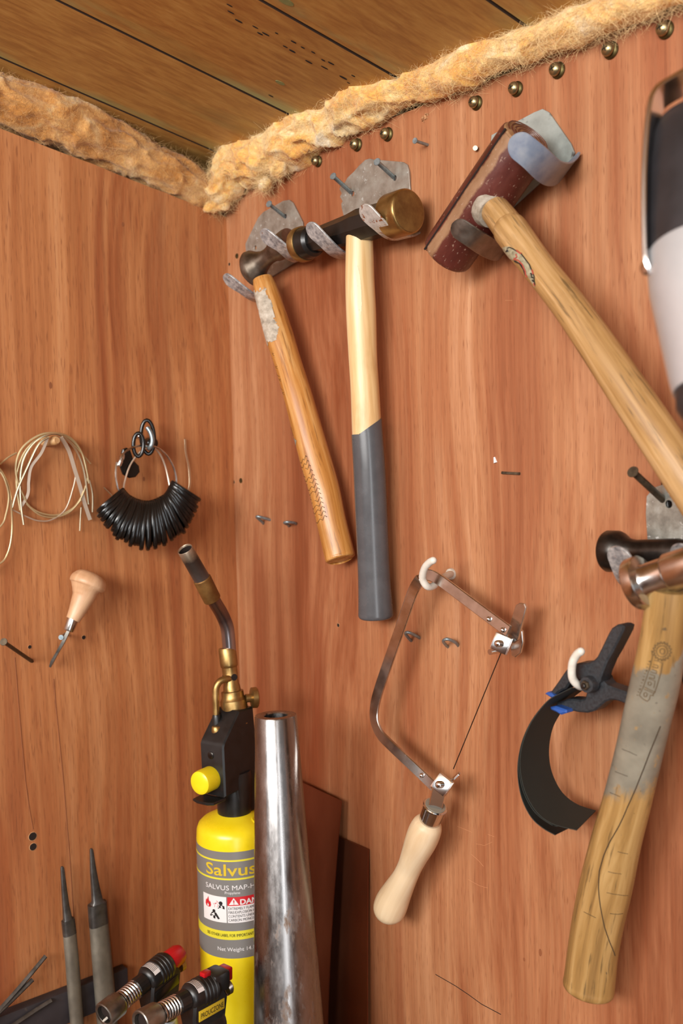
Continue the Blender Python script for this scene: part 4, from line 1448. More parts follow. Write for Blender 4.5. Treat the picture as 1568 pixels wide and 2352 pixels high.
# tang and ferrule, handle
tg = [(1008, 1812, 0.038), (1000, 1850, 0.038), (992, 1880, 0.038)]
strip('tang', [RW(*p) for p in tg], CR, 0.0115, 0.0028, 'chrome', sw)
a, b = RW(999, 1852, 0.036), RW(986, 1885, 0.036)
lathe('ferrule', a, b - a, [(-0.0008, px2m(27, a)), (0, px2m(29, a)), (0.002, px2m(27, a)), ((b - a).length, px2m(25, a)), ((b - a).length + 0.001, px2m(24, a))], 'chrome', sw, 32)
mm = lathe('epoxy_plug', a, b - a, [(-0.0012, px2m(24, a)), (0.001, px2m(24, a))], 'grey_patch', sw, 24)
HS = Handle([(987, 1884, 46, 0.036), (983, 1893, 66, 0.036), (976, 1908, 74, 0.036), (966, 1932, 73, 0.036), (951, 1966, 62, 0.035), (940, 1992, 56, 0.034), (928, 2018, 58, 0.034), (912, 2048, 68, 0.033), (900, 2072, 76, 0.033), (893, 2090, 74, 0.033), (889, 2102, 58, 0.033), (887, 2109, 34, 0.033), (886, 2112, 12, 0.033)], oval=1.0)
mb = MB(); HS.mesh(mb, n=32)
mb.build('handle', 'birch', sw, angle=70)

# ------------------------------------------------------------------ black spring clamp holding abrasive paper
cl = thing('spring_clamp', 'black plastic spring clamp with blue pads on a white hook', 'clamp', RW(1355, 1570, 0.06))
zc = lambda x, y: (1160 + x / 3.843, 1400 + y / 3.843)
DC = 0.046
up_arm = [(985, 133), (1020, 136), (1048, 152), (1040, 190), (1000, 270), (945, 375), (900, 452), (852, 565), (830, 640), (770, 700), (700, 680), (660, 630), (600, 620), (560, 660), (535, 700), (505, 712), (470, 730), (440, 758), (415, 755), (392, 735), (450, 655), (515, 560), (545, 520), (590, 490), (640, 473), (725, 470), (770, 455), (805, 420), (850, 330), (905, 215), (935, 165)]
lo_arm = [(700, 690), (712, 740), (700, 785), (660, 800), (600, 792), (540, 790), (500, 812), (455, 820), (440, 838), (470, 862), (560, 890), (640, 908), (720, 914), (780, 898), (830, 858), (880, 815), (930, 798), (985, 806), (1075, 842), (1180, 880), (1200, 800), (1080, 735), (960, 692), (890, 668), (840, 610), (770, 600), (720, 640)]
slab('upper_arm', [RW(*zc(*p), DC + 0.010) for p in up_arm], -EY, 0.013, 'black_matte', cl, 0.0012)
slab('lower_arm', [RW(*zc(*p), DC + 0.006) for p in lo_arm], -EY, 0.013, 'black_matte', cl, 0.0012)
pc = RW(*zc(755, 655), DC + 0.010)
prm = px2m(19, pc)
lathe('pivot_boss', pc, -EY, [(-0.002, prm), (0.004, prm), (0.0052, prm * 0.94), (0.0054, prm * 0.55)], 'black_matte', cl, 32)
nt = lathe('hex_nut', pc, -EY, [(0.004, prm * 0.60), (0.0072, prm * 0.60), (0.0078, prm * 0.52)], 'nail_dark', cl, 6, angle=20)
lathe('bolt_end', pc, -EY, [(0.0070, prm * 0.34), (0.0092, prm * 0.32), (0.0096, prm * 0.24)], 'steel_dark', nt, 16)
tube('spring', [pc + Vector((math.cos(k * 0.5) * prm * 1.05, 0.006 + k * 0.0004, math.sin(k * 0.5) * prm * 1.05)) for k in range(38)], 0.0009, 'steel_dark', cl, 6)
for pts_, nm in (([(342, 745), (365, 730), (400, 740), (432, 770), (425, 785), (395, 780)], 'blue_pad'), ([(390, 862), (440, 855), (535, 888), (533, 915), (485, 932), (440, 905), (395, 885)], 'blue_pad')):
    slab(nm, [RW(*zc(*p), DC + 0.013) for p in pts_], -EY, 0.018, 'blue_pad', cl, 0.0012)


def sheet(name, far, near, d0, d1, th, label, grp):
    fa = [RW(x, y, d0) for x, y in crom(far, 6)]
    ne = [RW(x, y, d1) for x, y in crom(near, 6)]
    n, m = len(fa), 8
    vs, fs = [], []
    grid = []
    for i in range(n):
        grid.append([fa[i].lerp(ne[i], k / m) for k in range(m + 1)])
    nrm = []
    for i in range(n):
        T = fa[min(i + 1, n - 1)] - fa[max(i - 1, 0)]
        nrm.append(T.cross(ne[i] - fa[i]).normalized())
    for s_ in (0.5, -0.5):
        for i in range(n):
            for k in range(m + 1):
                vs.append(grid[i][k] + nrm[i] * th * s_)
    w = m + 1
    o = n * w
    for i in range(n - 1):
        for k in range(m):
            a_ = i * w + k
            fs.append((a_, a_ + 1, a_ + w + 1, a_ + w))
            fs.append((o + a_, o + a_ + w, o + a_ + w + 1, o + a_ + 1))
    bd = [i * w for i in range(n)] + [(n - 1) * w + k for k in range(1, w)] + [i * w + m for i in range(n - 2, -1, -1)] + [k for k in range(m - 1, 0, -1)]
    for i in range(len(bd)):
        a_, b_ = bd[i], bd[(i + 1) % len(bd)]
        fs.append((a_, b_, o + b_, o + a_))
    ob = make(name, vs, fs, 'abrasive', None, True, 40)
    tag(ob, label, 'sandpaper', grp)
    return ob


far = [(1345, 1580), (1320, 1598), (1300, 1618), (1285, 1640), (1270, 1668), (1262, 1700), (1260, 1735), (1266, 1772), (1282, 1808), (1302, 1832), (1330, 1850), (1368, 1862)]
near = [(1312, 1580), (1288, 1592), (1262, 1606), (1238, 1632), (1218, 1662), (1202, 1700), (1194, 1740), (1196, 1782), (1208, 1825), (1232, 1865), (1268, 1892), (1324, 1907)]
GS = 'curled abrasive sheets held by the clamp'
sheet('abrasive_sheet', far, near, 0.026, 0.070, 0.0005, 'dark curled abrasive sheet on top, its inner face showing', GS)
o2 = lambda l, dx, dy: [(x + dx * min(1, i / 5), y + dy * min(1, i / 6)) for i, (x, y) in enumerate(l)]
sheet('abrasive_sheet', o2(far, -4, 3)[:-1] + [(1322, 1862)], [(x - 3 * min(1, i / 5), y + 2 * min(1, i / 5)) for i, (x, y) in enumerate(near)][:-1] + [(1280, 1898)], 0.026, 0.068, 0.0005, 'thin middle abrasive sheet, mostly hidden behind the top one', GS)
sheet('abrasive_sheet', [(1338, 1582), (1312, 1602), (1290, 1624), (1272, 1650), (1258, 1684), (1250, 1724), (1252, 1770), (1262, 1815), (1276, 1850), (1288, 1880), (1300, 1895), (1310, 1900)], [(1306, 1584), (1282, 1597), (1256, 1612), (1232, 1640), (1212, 1672), (1197, 1710), (1189, 1752), (1190, 1796), (1200, 1840), (1220, 1878), (1246, 1902), (1274, 1918)], 0.024, 0.066, 0.0005, 'outermost black abrasive sheet, hanging lowest behind the others', GS)

# ------------------------------------------------------------------ hanging motor at the right edge (nearest the camera)
mo = thing('hanging_motor', 'silver and black flexible-shaft motor hanging in a chrome bail at the right edge', 'motor', DP(1640, 560, 0.50))
Mt, Mb_ = DP(1612, 300, 0.515), DP(1655, 905, 0.475)
max_ = (Mb_ - Mt).normalized()
ML = (Mb_ - Mt).length
k_ = 0.50 / F
lathe('motor_cap', Mt, max_, [(-0.012, 0.006), (-0.010, 0.015), (-0.004, 0.0225), (0.006, 0.0270), (0.022, 0.0290), (0.050, 0.0296), (0.0695, 0.0298)], 'motor_black', mo, 48)
lathe('motor_body', Mt, max_, [(0.068, 0.0280), (0.0695, 0.0300), (0.072, 0.0304), (0.090, 0.0298), (ML - 0.006, 0.0226), (ML - 0.002, 0.0215)], 'silver_paint', mo, 48)
lathe('lower_cap', Mt, max_, [(ML - 0.003, 0.0205), (ML + 0.006, 0.0205), (ML + 0.016, 0.0150), (ML + 0.020, 0.0085)], 'motor_black', mo, 40)
bp = [(1489, 612, 0.493), (1482, 590, 0.493), (1480, 560, 0.494), (1478, 470, 0.497), (1479, 380, 0.500), (1485, 290, 0.503), (1493, 232, 0.505), (1501, 210, 0.506), (1514, 196, 0.507), (1545, 177, 0.508), (1600, 146, 0.510), (1660, 112, 0.512), (1690, 104, 0.513), (1716, 115, 0.513), (1735, 150, 0.512), (1752, 300, 0.507), (1760, 500, 0.500), (1758, 590, 0.497)]
P = [Vector(q) for q in crom([tuple(DP(x, y, d)) for x, y, d in bp], 5)]
vd = (P[len(P) // 2] - CAM).normalized()
bw = (vd * 0.74 + (CR * 0.40 - CU * 0.90) * 0.62).normalized()
strip('bail', [p + bw * 0.007 for p in P], bw, 0.015, 0.0026, 'chrome', mo)
for s_, q in ((1, P[3]), (-1, P[-3])):
    dd = (CR * -s_)
    lathe('bail_screw', q + bw * 0.006 + dd * 0.0008, dd - fw * 0.4, [(0, 0.0038), (0.002, 0.0038), (0.003, 0.003), (0.0034, 0.001)], 'chrome', mo, 20)
ST = Mt + max_ * (ML + 0.018)
fx = [tuple(ST), tuple(ST + max_ * 0.03), tuple(RW(1640, 1000, 0.075)), tuple(RW(1570, 1035, 0.020)), tuple(RW(1530, 1080, 0.0040)), tuple(RW(1532, 1150, 0.0032)), tuple(RW(1552, 1300, 0.0032)), tuple(RW(1574, 1450, 0.0032)), tuple(RW(1573, 1545, 0.0040)), tuple(RW(1600, 1660, 0.016)), tuple(RW(1640, 1900, 0.02)), (RW(1640, 1900).x + 0.01, -0.05, BENCH + 0.06), (RW(1640, 1900).x + 0.05, -0.10, BENCH + 0.012), (RW(1640, 1900).x + 0.16, -0.16, BENCH + 0.0045), (RW(1640, 1900).x + 0.30, -0.14, BENCH + 0.0045)]
tube('flexible_shaft', [Vector(q) for q in crom(fx, 8)], 0.0029, 'black_gloss', mo, 14)
# hook it hangs from
top = P[len(P) * 11 // 17]
hk = thing('ceiling_hook', 'steel hook above the frame from which the motor hangs', 'hook', top + EZ * 0.06)
hy = top + bw * 0.006
tube('hook_arm', [hy + Vector((0, 0, -0.004)) + CR * 0.006 + EZ * 0.004, hy - EZ * 0.0052, hy - CR * 0.006 + EZ * 0.003, hy - CR * 0.006 + EZ * 0.03, Vector((hy.x, hy.y, ZC - SL * hy.y - 0.001))], 0.0026, 'nail', hk, 10)

# ================================================================== left wall
def pts_lw(l, sub=8):
    return [Vector(p) for p in crom([tuple(LW(*q)) for q in l], sub)]


# peg and coil of solder wire
a = LW(100, 1016, 0.0)
pg = lathe('wooden_peg', a - EX * 0.01, (LW(132, 1012, 0.024) - a), [(0, px2m(11, a)), (0.028, px2m(11, a)), (0.030, px2m(10, a)), (0.0315, px2m(7, a))], 'peg_wood', None, 18)
tag(pg, 'short wooden dowel peg carrying the coil of silver wire', 'peg')
co = thing('wire_coil', 'loose coil of thin silver and gold wire hanging on a wooden peg', 'wire coil', LW(120, 1100, 0.01))
rings = [((122, 1094), 88, 96, 0.010, -1.35, 2.9, 'wire_gold', 2.2), ((116, 1098), 82, 96, 0.013, -1.5, 4.4, 'wire_gold', 2.2), ((125, 1090), 78, 92, 0.016, -4.2, 0.5, 'wire_silver', 2.4)]
strands = [
    ([(46, 1172, 0.006), (38, 1120, 0.008), (40, 1080, 0.010), (58, 1035, 0.014), (92, 1004, 0.018), (130, 996, 0.020), (168, 1014, 0.016), (192, 1050, 0.012), (200, 1092, 0.010), (192, 1130, 0.010), (170, 1165, 0.008), (135, 1182, 0.006), (100, 1180, 0.006), (70, 1165, 0.006), (52, 1140, 0.007)], 2.3, 'wire_gold'),
    ([(60, 1150, 0.008), (42, 1112, 0.010), (36, 1070, 0.012), (50, 1030, 0.016), (84, 1002, 0.020), (120, 994, 0.022), (160, 1004, 0.018), (186, 1036, 0.014), (198, 1078, 0.012), (204, 1110, 0.01)], 2.3, 'wire_gold'),
    ([(54, 1205, 0.006), (48, 1160, 0.008), (46, 1110, 0.010), (52, 1060, 0.013), (75, 1020, 0.018), (108, 999, 0.022), (140, 1000, 0.020), (172, 1030, 0.015), (192, 1080, 0.012), (203, 1158, 0.008)], 2.8, 'wire_silver'),
    ([(27, 1170, 0.006), (40, 1125, 0.010), (62, 1075, 0.014), (88, 1022, 0.020), (112, 1004, 0.022)], 2.8, 'wire_silver'),
    ([(205, 1102, 0.01), (212, 1135, 0.008), (212, 1176, 0.006)], 2.3, 'wire_silver'),
    ([(60, 1157, 0.006), (90, 1182, 0.006), (125, 1188, 0.006), (160, 1176, 0.008), (186, 1148, 0.010)], 2.0, 'wire_gold'),
    ([(135, 998, 0.02), (165, 1018, 0.016), (195, 1050, 0.012), (208, 1065, 0.010)], 2.0, 'wire_gold'),
    ([(186, 1165, 0.008), (184, 1195, 0.006), (183, 1219, 0.005)], 1.8, 'wire_silver'),
    ([(27, 1170, 0.006), (60, 1186, 0.006), (88, 1196, 0.006), (118, 1194, 0.006), (150, 1170, 0.007), (168, 1120, 0.009), (174, 1090, 0.010)], 1.9, 'strip_silver'),
    ([(0, 1066, 0.014), (20, 1050, 0.014), (38, 1040, 0.014)], 2.2, 'wire_gold')]
for l, r, m in strands:
    tube('strand', pts_lw(l), px2m(r, LW(120, 1100, 0.01)), m, co, 8)
strip('flat_strand', pts_lw([(140, 1004, 0.020), (158, 1035, 0.015), (172, 1080, 0.012), (184, 1118, 0.010), (194, 1155, 0.008), (207, 1194, 0.006)]), EY + EX * 0.3, px2m(9, a), 0.0006, 'strip_silver', co)
strip('flat_strand', pts_lw([(110, 1004, 0.020), (95, 1040, 0.016), (72, 1072, 0.013), (66, 1105, 0.011), (64, 1135, 0.009), (48, 1165, 0.006)]), EY + EX * 0.3, px2m(6.5, a), 0.0006, 'strip_silver', co)
co2 = thing('wire_coil', 'second loose wire coil cut off by the left edge of the picture', 'wire coil', LW(-40, 1180, 0.01))
for l, r in (([(0, 1082, 0.012), (12, 1105, 0.012), (20, 1140, 0.010), (14, 1180, 0.010), (0, 1210, 0.01), (-60, 1260, 0.01), (-120, 1180, 0.012), (-80, 1080, 0.016), (-30, 1060, 0.016), (0, 1082, 0.014)], 2.2),
             ([(-30, 1055, 0.018), (0, 1078, 0.014), (20, 1120, 0.010), (27, 1180, 0.008), (27, 1230, 0.008), (18, 1270, 0.008), (0, 1294, 0.008), (-50, 1310, 0.008), (-130, 1200, 0.012), (-90, 1075, 0.016), (-30, 1050, 0.018)], 2.4)):
    tube('strand', pts_lw(l), px2m(r, LW(0, 1180, 0.01)), 'wire_gold', co2, 8)
a2 = LW(-35, 1062, 0)
pg2 = lathe('wooden_peg', a2 - EX * 0.01, EX, [(0, 0.0045), (0.034, 0.0045), (0.0355, 0.0035)], 'peg_wood', None, 18)
tag(pg2, 'wooden dowel peg just outside the left edge holding the second wire coil', 'peg')
ls = tag(strip('solder_strip', pts_lw([(425, 1008, 0.004), (427, 1040, 0.004), (434, 1075, 0.005), (436, 1110, 0.006), (433, 1126, 0.006)]), EY, px2m(5, LW(430, 1060)), 0.0005, 'wire_silver', None), 'single pale solder strip standing right of the ring sizers', 'solder strip')
tag(tube('wire_offcut', pts_lw([(238, 1119, 0.004), (252, 1133, 0.004), (264, 1146, 0.004)]), 0.0006, 'wire_silver', None, 6), 'short wire offcut poking out left of the ring sizers', 'wire')

# hook with the ring sizers
hk2 = thing('steel_hook', 'small steel cup hook carrying the bunch of ring sizers', 'hook', LW(330, 1000, 0))
tube('hook_arm', pts_lw([(352, 1024, -0.006), (346, 1025, 0.004), (344, 1026, 0.016), (342, 1030, 0.024), (346, 1026, 0.030), (350, 1012, 0.031), (346, 994, 0.029), (338, 982, 0.026)]), px2m(5.2, LW(345, 1010)), 'nail', hk2, 12)
lathe('knurled_tip', LW(305, 1003, 0.0), EX, [(0, 0.0012), (0.012, 0.0012), (0.0125, 0.0026), (0.016, 0.0026), (0.0165, 0.002)], 'chrome', hk2, 14)
rs = thing('ring_sizer_set', 'bunch of black plastic ring sizers threaded on a steel cable loop', 'ring sizer', LW(338, 1100, 0.026))
cab = [(268, 1062, 0.026), (266, 1085, 0.028), (268, 1108, 0.030), (275, 1130, 0.031), (300, 1152, 0.032), (338, 1164, 0.033), (372, 1156, 0.032), (396, 1136, 0.030), (405, 1112, 0.029), (402, 1085, 0.028), (392, 1060, 0.027), (375, 1038, 0.026), (355, 1026, 0.026), (335, 1024, 0.026), (310, 1026, 0.026), (290, 1036, 0.026), (276, 1050, 0.026)]
CP = [Vector(p) for p in crom([tuple(LW(*q)) for q in cab], 6)]
mb = MB(); sweep(mb, CP, 0.0011, None, 8, closed=False)
mb.build('cable', 'chrome_soft', rs)
cab2 = [(284, 1128, 0.030), (286, 1108, 0.026), (298, 1070, 0.024), (318, 1042, 0.024), (340, 1028, 0.026), (362, 1036, 0.022), (378, 1066, 0.020), (388, 1108, 0.022), (392, 1134, 0.026)]
tube('cable', [Vector(p) for p in crom([tuple(LW(*q)) for q in cab2], 6)], 0.0010, 'strip_silver', rs, 8)
f1, f2 = LW(282, 1046, 0.026), LW(272, 1072, 0.027)
lathe('cable_clasp', f1, f2 - f1, [(-0.002, 0.0013), (0, 0.0024), (0.004, 0.0026), (0.0045, 0.0021), (0.0055, 0.0021), (0.006, 0.0026), (0.0105, 0.0024), (0.012, 0.0013)], 'chrome_soft', rs, 16)


def sizer(c, out, wid, ln, wd, tr):
    """one elongated plastic loop hanging from the cable; out = long direction, wid = its plane"""
    n = 22
    pts = []
    for k in range(n):
        t = 2 * math.pi * k / n
        cx, sy = math.cos(t), math.sin(t)
        e = 0.72 + 0.28 * (0.5 - 0.5 * cx)
        pts.append(c + out * (ln * 0.5 * (1 - cx) - 0.003) + wid * (wd * 0.5 * sy * e))
    nrm = out.cross(wid).normalized()
    mb = MB()
    sweep(mb, pts, (tr * 0.78, tr), nrm, 8, closed=True, sq=3)
    return mb.build('sizing_ring', 'black_gloss', rs)


arc = [LW(*q) for q in crom([(277, 1130, 0.032), (292, 1146, 0.033), (315, 1158, 0.034), (340, 1163, 0.034), (366, 1156, 0.033), (388, 1142, 0.032), (405, 1114, 0.030)], 8)]
LA = [0]
for p, q in zip(arc, arc[1:]):
    LA.append(LA[-1] + (q - p).length)
NR = 33
cen_ = LW(340, 1085, 0.03)
for k in range(NR):
    s = LA[-1] * k / (NR - 1)
    i = min(max(j for j in range(len(LA)) if LA[j] <= s + 1e-9), len(arc) - 2)
    p = arc[i].lerp(arc[i + 1], (s - LA[i]) / (LA[i + 1] - LA[i]))
    out = (p - cen_).normalized()
    out = Vector((out.x * 0.3, out.y * 0.92, out.z - 0.10)).normalized()
    jit = random.uniform(-0.08, 0.08)
    out = (out + EY * jit * 0.6).normalized()
    wid = (CAM - p).normalized() + EY * random.uniform(-0.10, 0.10)
    wid = (wid - out * wid.dot(out)).normalized()
    sz = 0.030 + 0.013 * math.sin(math.pi * min(max((k + 2) / (NR + 3), 0), 1)) + random.uniform(-0.002, 0.002)
    sizer(p - wid * 0.002, out, wid, sz, 0.020 + random.uniform(-0.002, 0.003), 0.0030)
for c, out, ln, wd in ((LW(337, 965, 0.022), -EZ * 1.0 + EY * 0.02, 0.034, 0.013), (LW(318, 995, 0.026), -EZ + EY * -0.05, 0.023, 0.010)):
    out = out.normalized()
    wid = (EY * 0.9 + EX * 0.5); wid = (wid - out * wid.dot(out)).normalized()
    n = 24
    pts = [c + out * (ln * 0.5 * (1 - math.cos(6.2832 * k / n))) + wid * (wd * 0.5 * math.sin(6.2832 * k / n)) for k in range(n)]
    mb = MB(); sweep(mb, pts, 0.0020, out.cross(wid).normalized(), 10, closed=True)
    mb.build('sizing_ring', 'black_gloss', rs)
tgp = [(283, 1032), (292, 1028), (300, 1034), (308, 1058), (320, 1070), (322, 1084), (312, 1096), (298, 1098), (284, 1090), (277, 1070), (279, 1050)]
slab('sizer_tag', [LW(x, y, 0.022) for x, y in tgp], EX, 0.004, 'black_gloss', rs, 0.001)
lathe('sizer_boss', LW(342, 1018, 0.012), EX, [(0, 0.006), (0.008, 0.006), (0.009, 0.005)], 'black_gloss', rs, 16)

# graver hanging on a nail
gv = thing('graver', 'graver with mushroom-shaped wooden handle and short steel blade', 'graver', LW(160, 1450, 0.02))
DG = 0.024
HG = Handle([(213.6, 1314.5, 8, DG), (213.3, 1315.2, 28, DG), (212.6, 1316.8, 46, DG), (211.2, 1320, 61, DG), (209, 1325, 73, DG), (206.4, 1331, 81, DG), (203.6, 1337, 85, DG), (201.2, 1342, 85, DG), (199.6, 1346, 80, DG), (197.6, 1351, 68, DG), (195.6, 1358, 59, DG), (193, 1368, 54, DG), (187, 1382, 48, DG), (180, 1398, 42, DG), (173, 1412, 36, DG), (167, 1424, 32, DG)], 'L', oval=1.0, sub=5)
mb = MB(); HG.mesh(mb, n=28)
mb.build('handle', 'boxwood', gv, angle=60)
a, b = LW(168, 1422, DG), LW(157, 1450, DG)
lathe('ferrule', a, b - a, [(0, px2m(13, a)), ((b - a).length * 0.9, px2m(12, a)), ((b - a).length, px2m(10, a))], 'chrome_soft', gv, 20)
bl = [(158, 1448, DG), (146, 1474, DG - 0.003), (130, 1502, DG - 0.008), (120, 1520, DG - 0.012), (115, 1532, DG - 0.014)]
mb = MB(); B_ = [LW(*q) for q in bl]
sweep(mb, B_, [px2m(w, a) for w in (5, 5, 4.2, 5, 3)], None, 4, rot=0.78)
mb.build('blade', 'steel', gv)
nail((150, 1456, 0), (140, 1464, 0.022), 3.2, 6, 'nail', 'nail carrying the graver on the left wall', LW)
nail((72, 1518, 0), (8, 1474, 0.046), 4.6, 9, 'nail_dark', 'long bare nail sticking out at the left edge', LW)

# magnetic bar, files, rods
Lm0, Lm1 = LW(-260, 2452, 0.0), LW(292, 2252, 0.0)
zb = LW(110, 2316, 0).z
mbz = 0.0165
bar = box('magnetic_bar', (0.006, (LW(-300, 2300).y + LW(282, 2250).y) / 2, zb), WORLD, (0.006, abs(LW(-300, 2300).y - LW(282, 2250).y) / 2, mbz), 'magnet', None, 0.0008)
tag(bar, 'black magnetic bar on the left wall holding files and rods', 'magnetic bar')


def file_tool(label, tang, body, d, thick):
    t = thing('steel_file', label, 'file', LW(body[-1][0], body[-1][1], d), 'files standing on the magnetic bar')
    mb = MB()
    P_ = [LW(x, y, d) for x, y, w in tang]
    sweep(mb, P_, [(px2m(w / 2, p), min(px2m(w / 2, p) * 0.7, thick * 0.5)) for (x, y, w), p in zip(tang, P_)], EY, 12, sq=5)
    mb.build('tang', 'file_tang', t)
    h0 = body[:2]
    mb = MB(); P_ = [LW(x, y, d) for x, y, w in h0]
    sweep(mb, P_, [(px2m(w / 2, p), thick * 0.5) for (x, y, w), p in zip(h0, P_)], EY, 20, sq=3.2)
    mb.build('shoulder', 'file_tang', t)
    mb = MB(); P_ = [LW(x, y, d) for x, y, w in body[1:]]
    sweep(mb, P_, [(px2m(w / 2, p), thick * 0.55) for (x, y, w), p in zip(body[1:], P_)], EY, 24, sq=2.3)
    mb.build('file_body', 'file_steel', t)
    return t


file_tool('narrower steel file on the magnetic bar, nearer the left edge', [(142, 1990, 5), (143, 1994, 8), (147, 2040, 12), (151, 2080, 15), (155, 2108, 19), (156, 2116, 26)], [(156, 2112, 30), (160, 2146, 31), (165, 2200, 32), (171, 2280, 32), (178, 2370, 31), (192, 2520, 26)], 0.0165, 0.008)
file_tool('wider steel file on the magnetic bar, taller of the two', [(209, 1949, 5), (210, 1953, 8), (214, 2000, 14), (219, 2040, 19), (223, 2068, 24), (224, 2076, 38)], [(223, 2074, 44), (227, 2124, 45), (232, 2180, 47), (238, 2250, 48), (246, 2340, 49), (262, 2520, 42)], 0.0175, 0.0105)
for l, lb in (([(105, 2196, 0.010), (50, 2262, 0.013), (0, 2318, 0.016), (-60, 2380, 0.018)], 'thin steel rod leaning highest beside the magnetic bar'), ([(75, 2250, 0.012), (40, 2285, 0.014), (0, 2324, 0.017), (-60, 2378, 0.020)], 'thin steel rod just under the highest one at the left edge'), ([(118, 2298, 0.0150), (80, 2322, 0.0150), (30, 2355, 0.0155), (-40, 2398, 0.016)], 'thin steel rod lying on the face of the magnetic bar')):
    o = tube('steel_rod', pts_lw(l, 4), 0.0021, 'file_tang', None, 8, sq=3)
    tag(o, lb, 'rod', 'thin rods stuck to the magnetic bar')

# ================================================================== things standing on the bench
# ------------------------------------------------------------------ torch on a yellow gas cylinder
AX0 = DP(541, 1950, 0.967)
bx, by = AX0.x, AX0.y


def zat(py, px=541):
    """height on the torch axis seen at pixel row py"""
    lo, hi = 0.5, 2.0
    for _ in range(40):
        m_ = (lo + hi) / 2
        if proj(Vector((bx, by, m_)))[1] > py:
            lo = m_
        else:
            hi = m_
    return (lo + hi) / 2


to = thing('gas_torch', 'hand torch with bent steel tube on a yellow gas cylinder', 'gas torch', (bx, by, BENCH))
BR = 0.0368
zs = zat(1916) + 0.012
Bp = Vector((bx, by, BENCH))
hB = zs - BENCH
toC = Vector((CAM.x - bx, CAM.y - by, 0)).normalized()
lathe('cylinder', Bp, EZ, [(0.0, BR * 0.78), (0.002, BR * 0.9), (0.008, BR * 0.985), (0.012, BR), (hB - 0.012, BR), (hB - 0.004, BR * 0.985), (hB + 0.0005, BR * 0.94), (hB + 0.004, BR * 0.84), (hB + 0.007, BR * 0.68), (hB + 0.0095, BR * 0.5), (hB + 0.011, BR * 0.40), (hB + 0.018, BR * 0.38)], 'yellow', to, 72)
vl = Bp + EZ * (hB + 0.0050) + (toC.cross(EZ) * -0.62 + toC * 0.45).normalized() * BR * 0.70
va = (EZ * 0.9 + (vl - Bp - EZ * (hB + 0.005)).normalized() * 0.35).normalized()
lathe('relief_valve', vl, va, [(0, 0.0062), (0.0018, 0.0060), (0.0022, 0.0050), (0.0008, 0.0042), (0.0008, 0.0026), (0.0026, 0.0022), (0.003, 0.0010)], 'yellow', to, 24)

# label: direction 0 faces right of the camera
lab_dir = math.atan2(toC.y, toC.x) - 0.17


def cyl(u, z, lift=0.0003):
    """u metres round the cylinder from the label centre (positive = right as read), z metres"""
    a_ = lab_dir + u / BR
    return Vector((bx + math.cos(a_) * (BR + lift), by + math.sin(a_) * (BR + lift), z))


def band(name, u0_, u1_, z0_, z1_, mat, parent, lift, n=48):
    vs, fs = [], []
    for i in range(n + 1):
        u = u0_ + (u1_ - u0_) * i / n
        for z, lf in ((z0_, lift), (z1_, lift), (z1_, 0.0), (z0_, 0.0)):
            vs.append(cyl(u, z, lf))
    for i in range(n):
        for k in range(4):
            j = (k + 1) % 4
            fs.append((i * 4 + k, i * 4 + j, i * 4 + 4 + j, i * 4 + 4 + k))
    fs += [(0, 1, 2, 3), (n * 4, n * 4 + 3, n * 4 + 2, n * 4 + 1)]
    return make(name, vs, fs, mat, parent, True, 30)


def ltext(txt, size, u, z, mat, parent, lift=0.0006, align='C', bold=0.0, sx=1.0, name='lettering', fit=None):
    vs, fs = text_mesh(txt, size, bold)
    if fit:
        sx = fit / max(v.x for v in vs)
    w = max(v.x for v in vs) * sx
    o_ = {'C': -w / 2, 'L': 0}[align]
    return make(name, [cyl(u + o_ + v.x * sx, z + v.y, lift) for v in vs], fs, mat, parent, False)


def lpoly(pts, mat, parent, lift=0.0006, name='pictogram'):
    t2 = tessellate_polygon([[Vector((x, y, 0)) for x, y in pts]])
    return make(name, [cyl(x, y, lift) for x, y in pts], [tuple(t) for t in t2], mat, parent, False)


# heights measured on the front of the label
def zf(py):
    p = lambda z: proj(Vector((bx, by, z)) + toC * BR)[1]
    lo, hi = 0.5, 1.6
    for _ in range(40):
        m_ = (lo + hi) / 2
        if p(m_) > py:
            lo = m_
        else:
            hi = m_
    return (lo + hi) / 2


LU0, LU1 = -BR * 1.98, BR * 1.98
lb = band('label', LU0, LU1, zf(2201), zf(1957), 'label_grey', to, 0.0003, 72)
band('label_edge', LU0 - 0.0022, LU0, zf(2199), zf(1957), 'label_white', lb, 0.00035, 4)
for y0, y1 in ((1979, 1975), (2021, 2017)):
    band('label_line', LU0, LU1, zf(y0), zf(y1), 'label_yellow', lb, 0.0005, 60)
band('label_stripe', LU0, LU1, zf(2158), zf(2138), 'label_yellow', lb, 0.0005, 60)
hh = lambda y0, y1: zf(y0) - zf(y1)
ltext('Salvus', hh(1977, 2018) * 0.92, 0.0, zf(2011), 'gold_text', lb, bold=0.0002, fit=0.050)
ltext('SALVUS MAP-HT', hh(2030, 2045) * 1.05, 0.0012, zf(2044), 'label_white', lb, bold=0.0, fit=0.054)
ltext('Propylene', hh(2044, 2053) * 0.95, 0.002, zf(2053), 'label_white', lb)
zb0, zb1 = zf(2119), zf(2060)
band('pictogram_panel', -0.0302, -0.0038, zb0, zb1, 'label_white', lb, 0.0005, 12)
band('danger_panel', -0.0029, 0.042, zb0, zf(2080), 'label_white', lb, 0.0005, 20)
band('danger_bar', -0.0029, 0.042, zf(2080), zb1, 'label_red', lb, 0.0005, 20)
ltext('DANGER', hh(2062, 2079) * 1.0, 0.0085, zf(2077.5), 'label_white', lb, 0.0008, 'L', bold=0.0002, sx=1.1)
zt_ = zf(2077.5); ht = hh(2062, 2078)
lpoly([(-0.0014, zt_), (0.0076, zt_), (0.0031, zt_ + ht)], 'label_white', lb, 0.0008, 'warning_triangle')
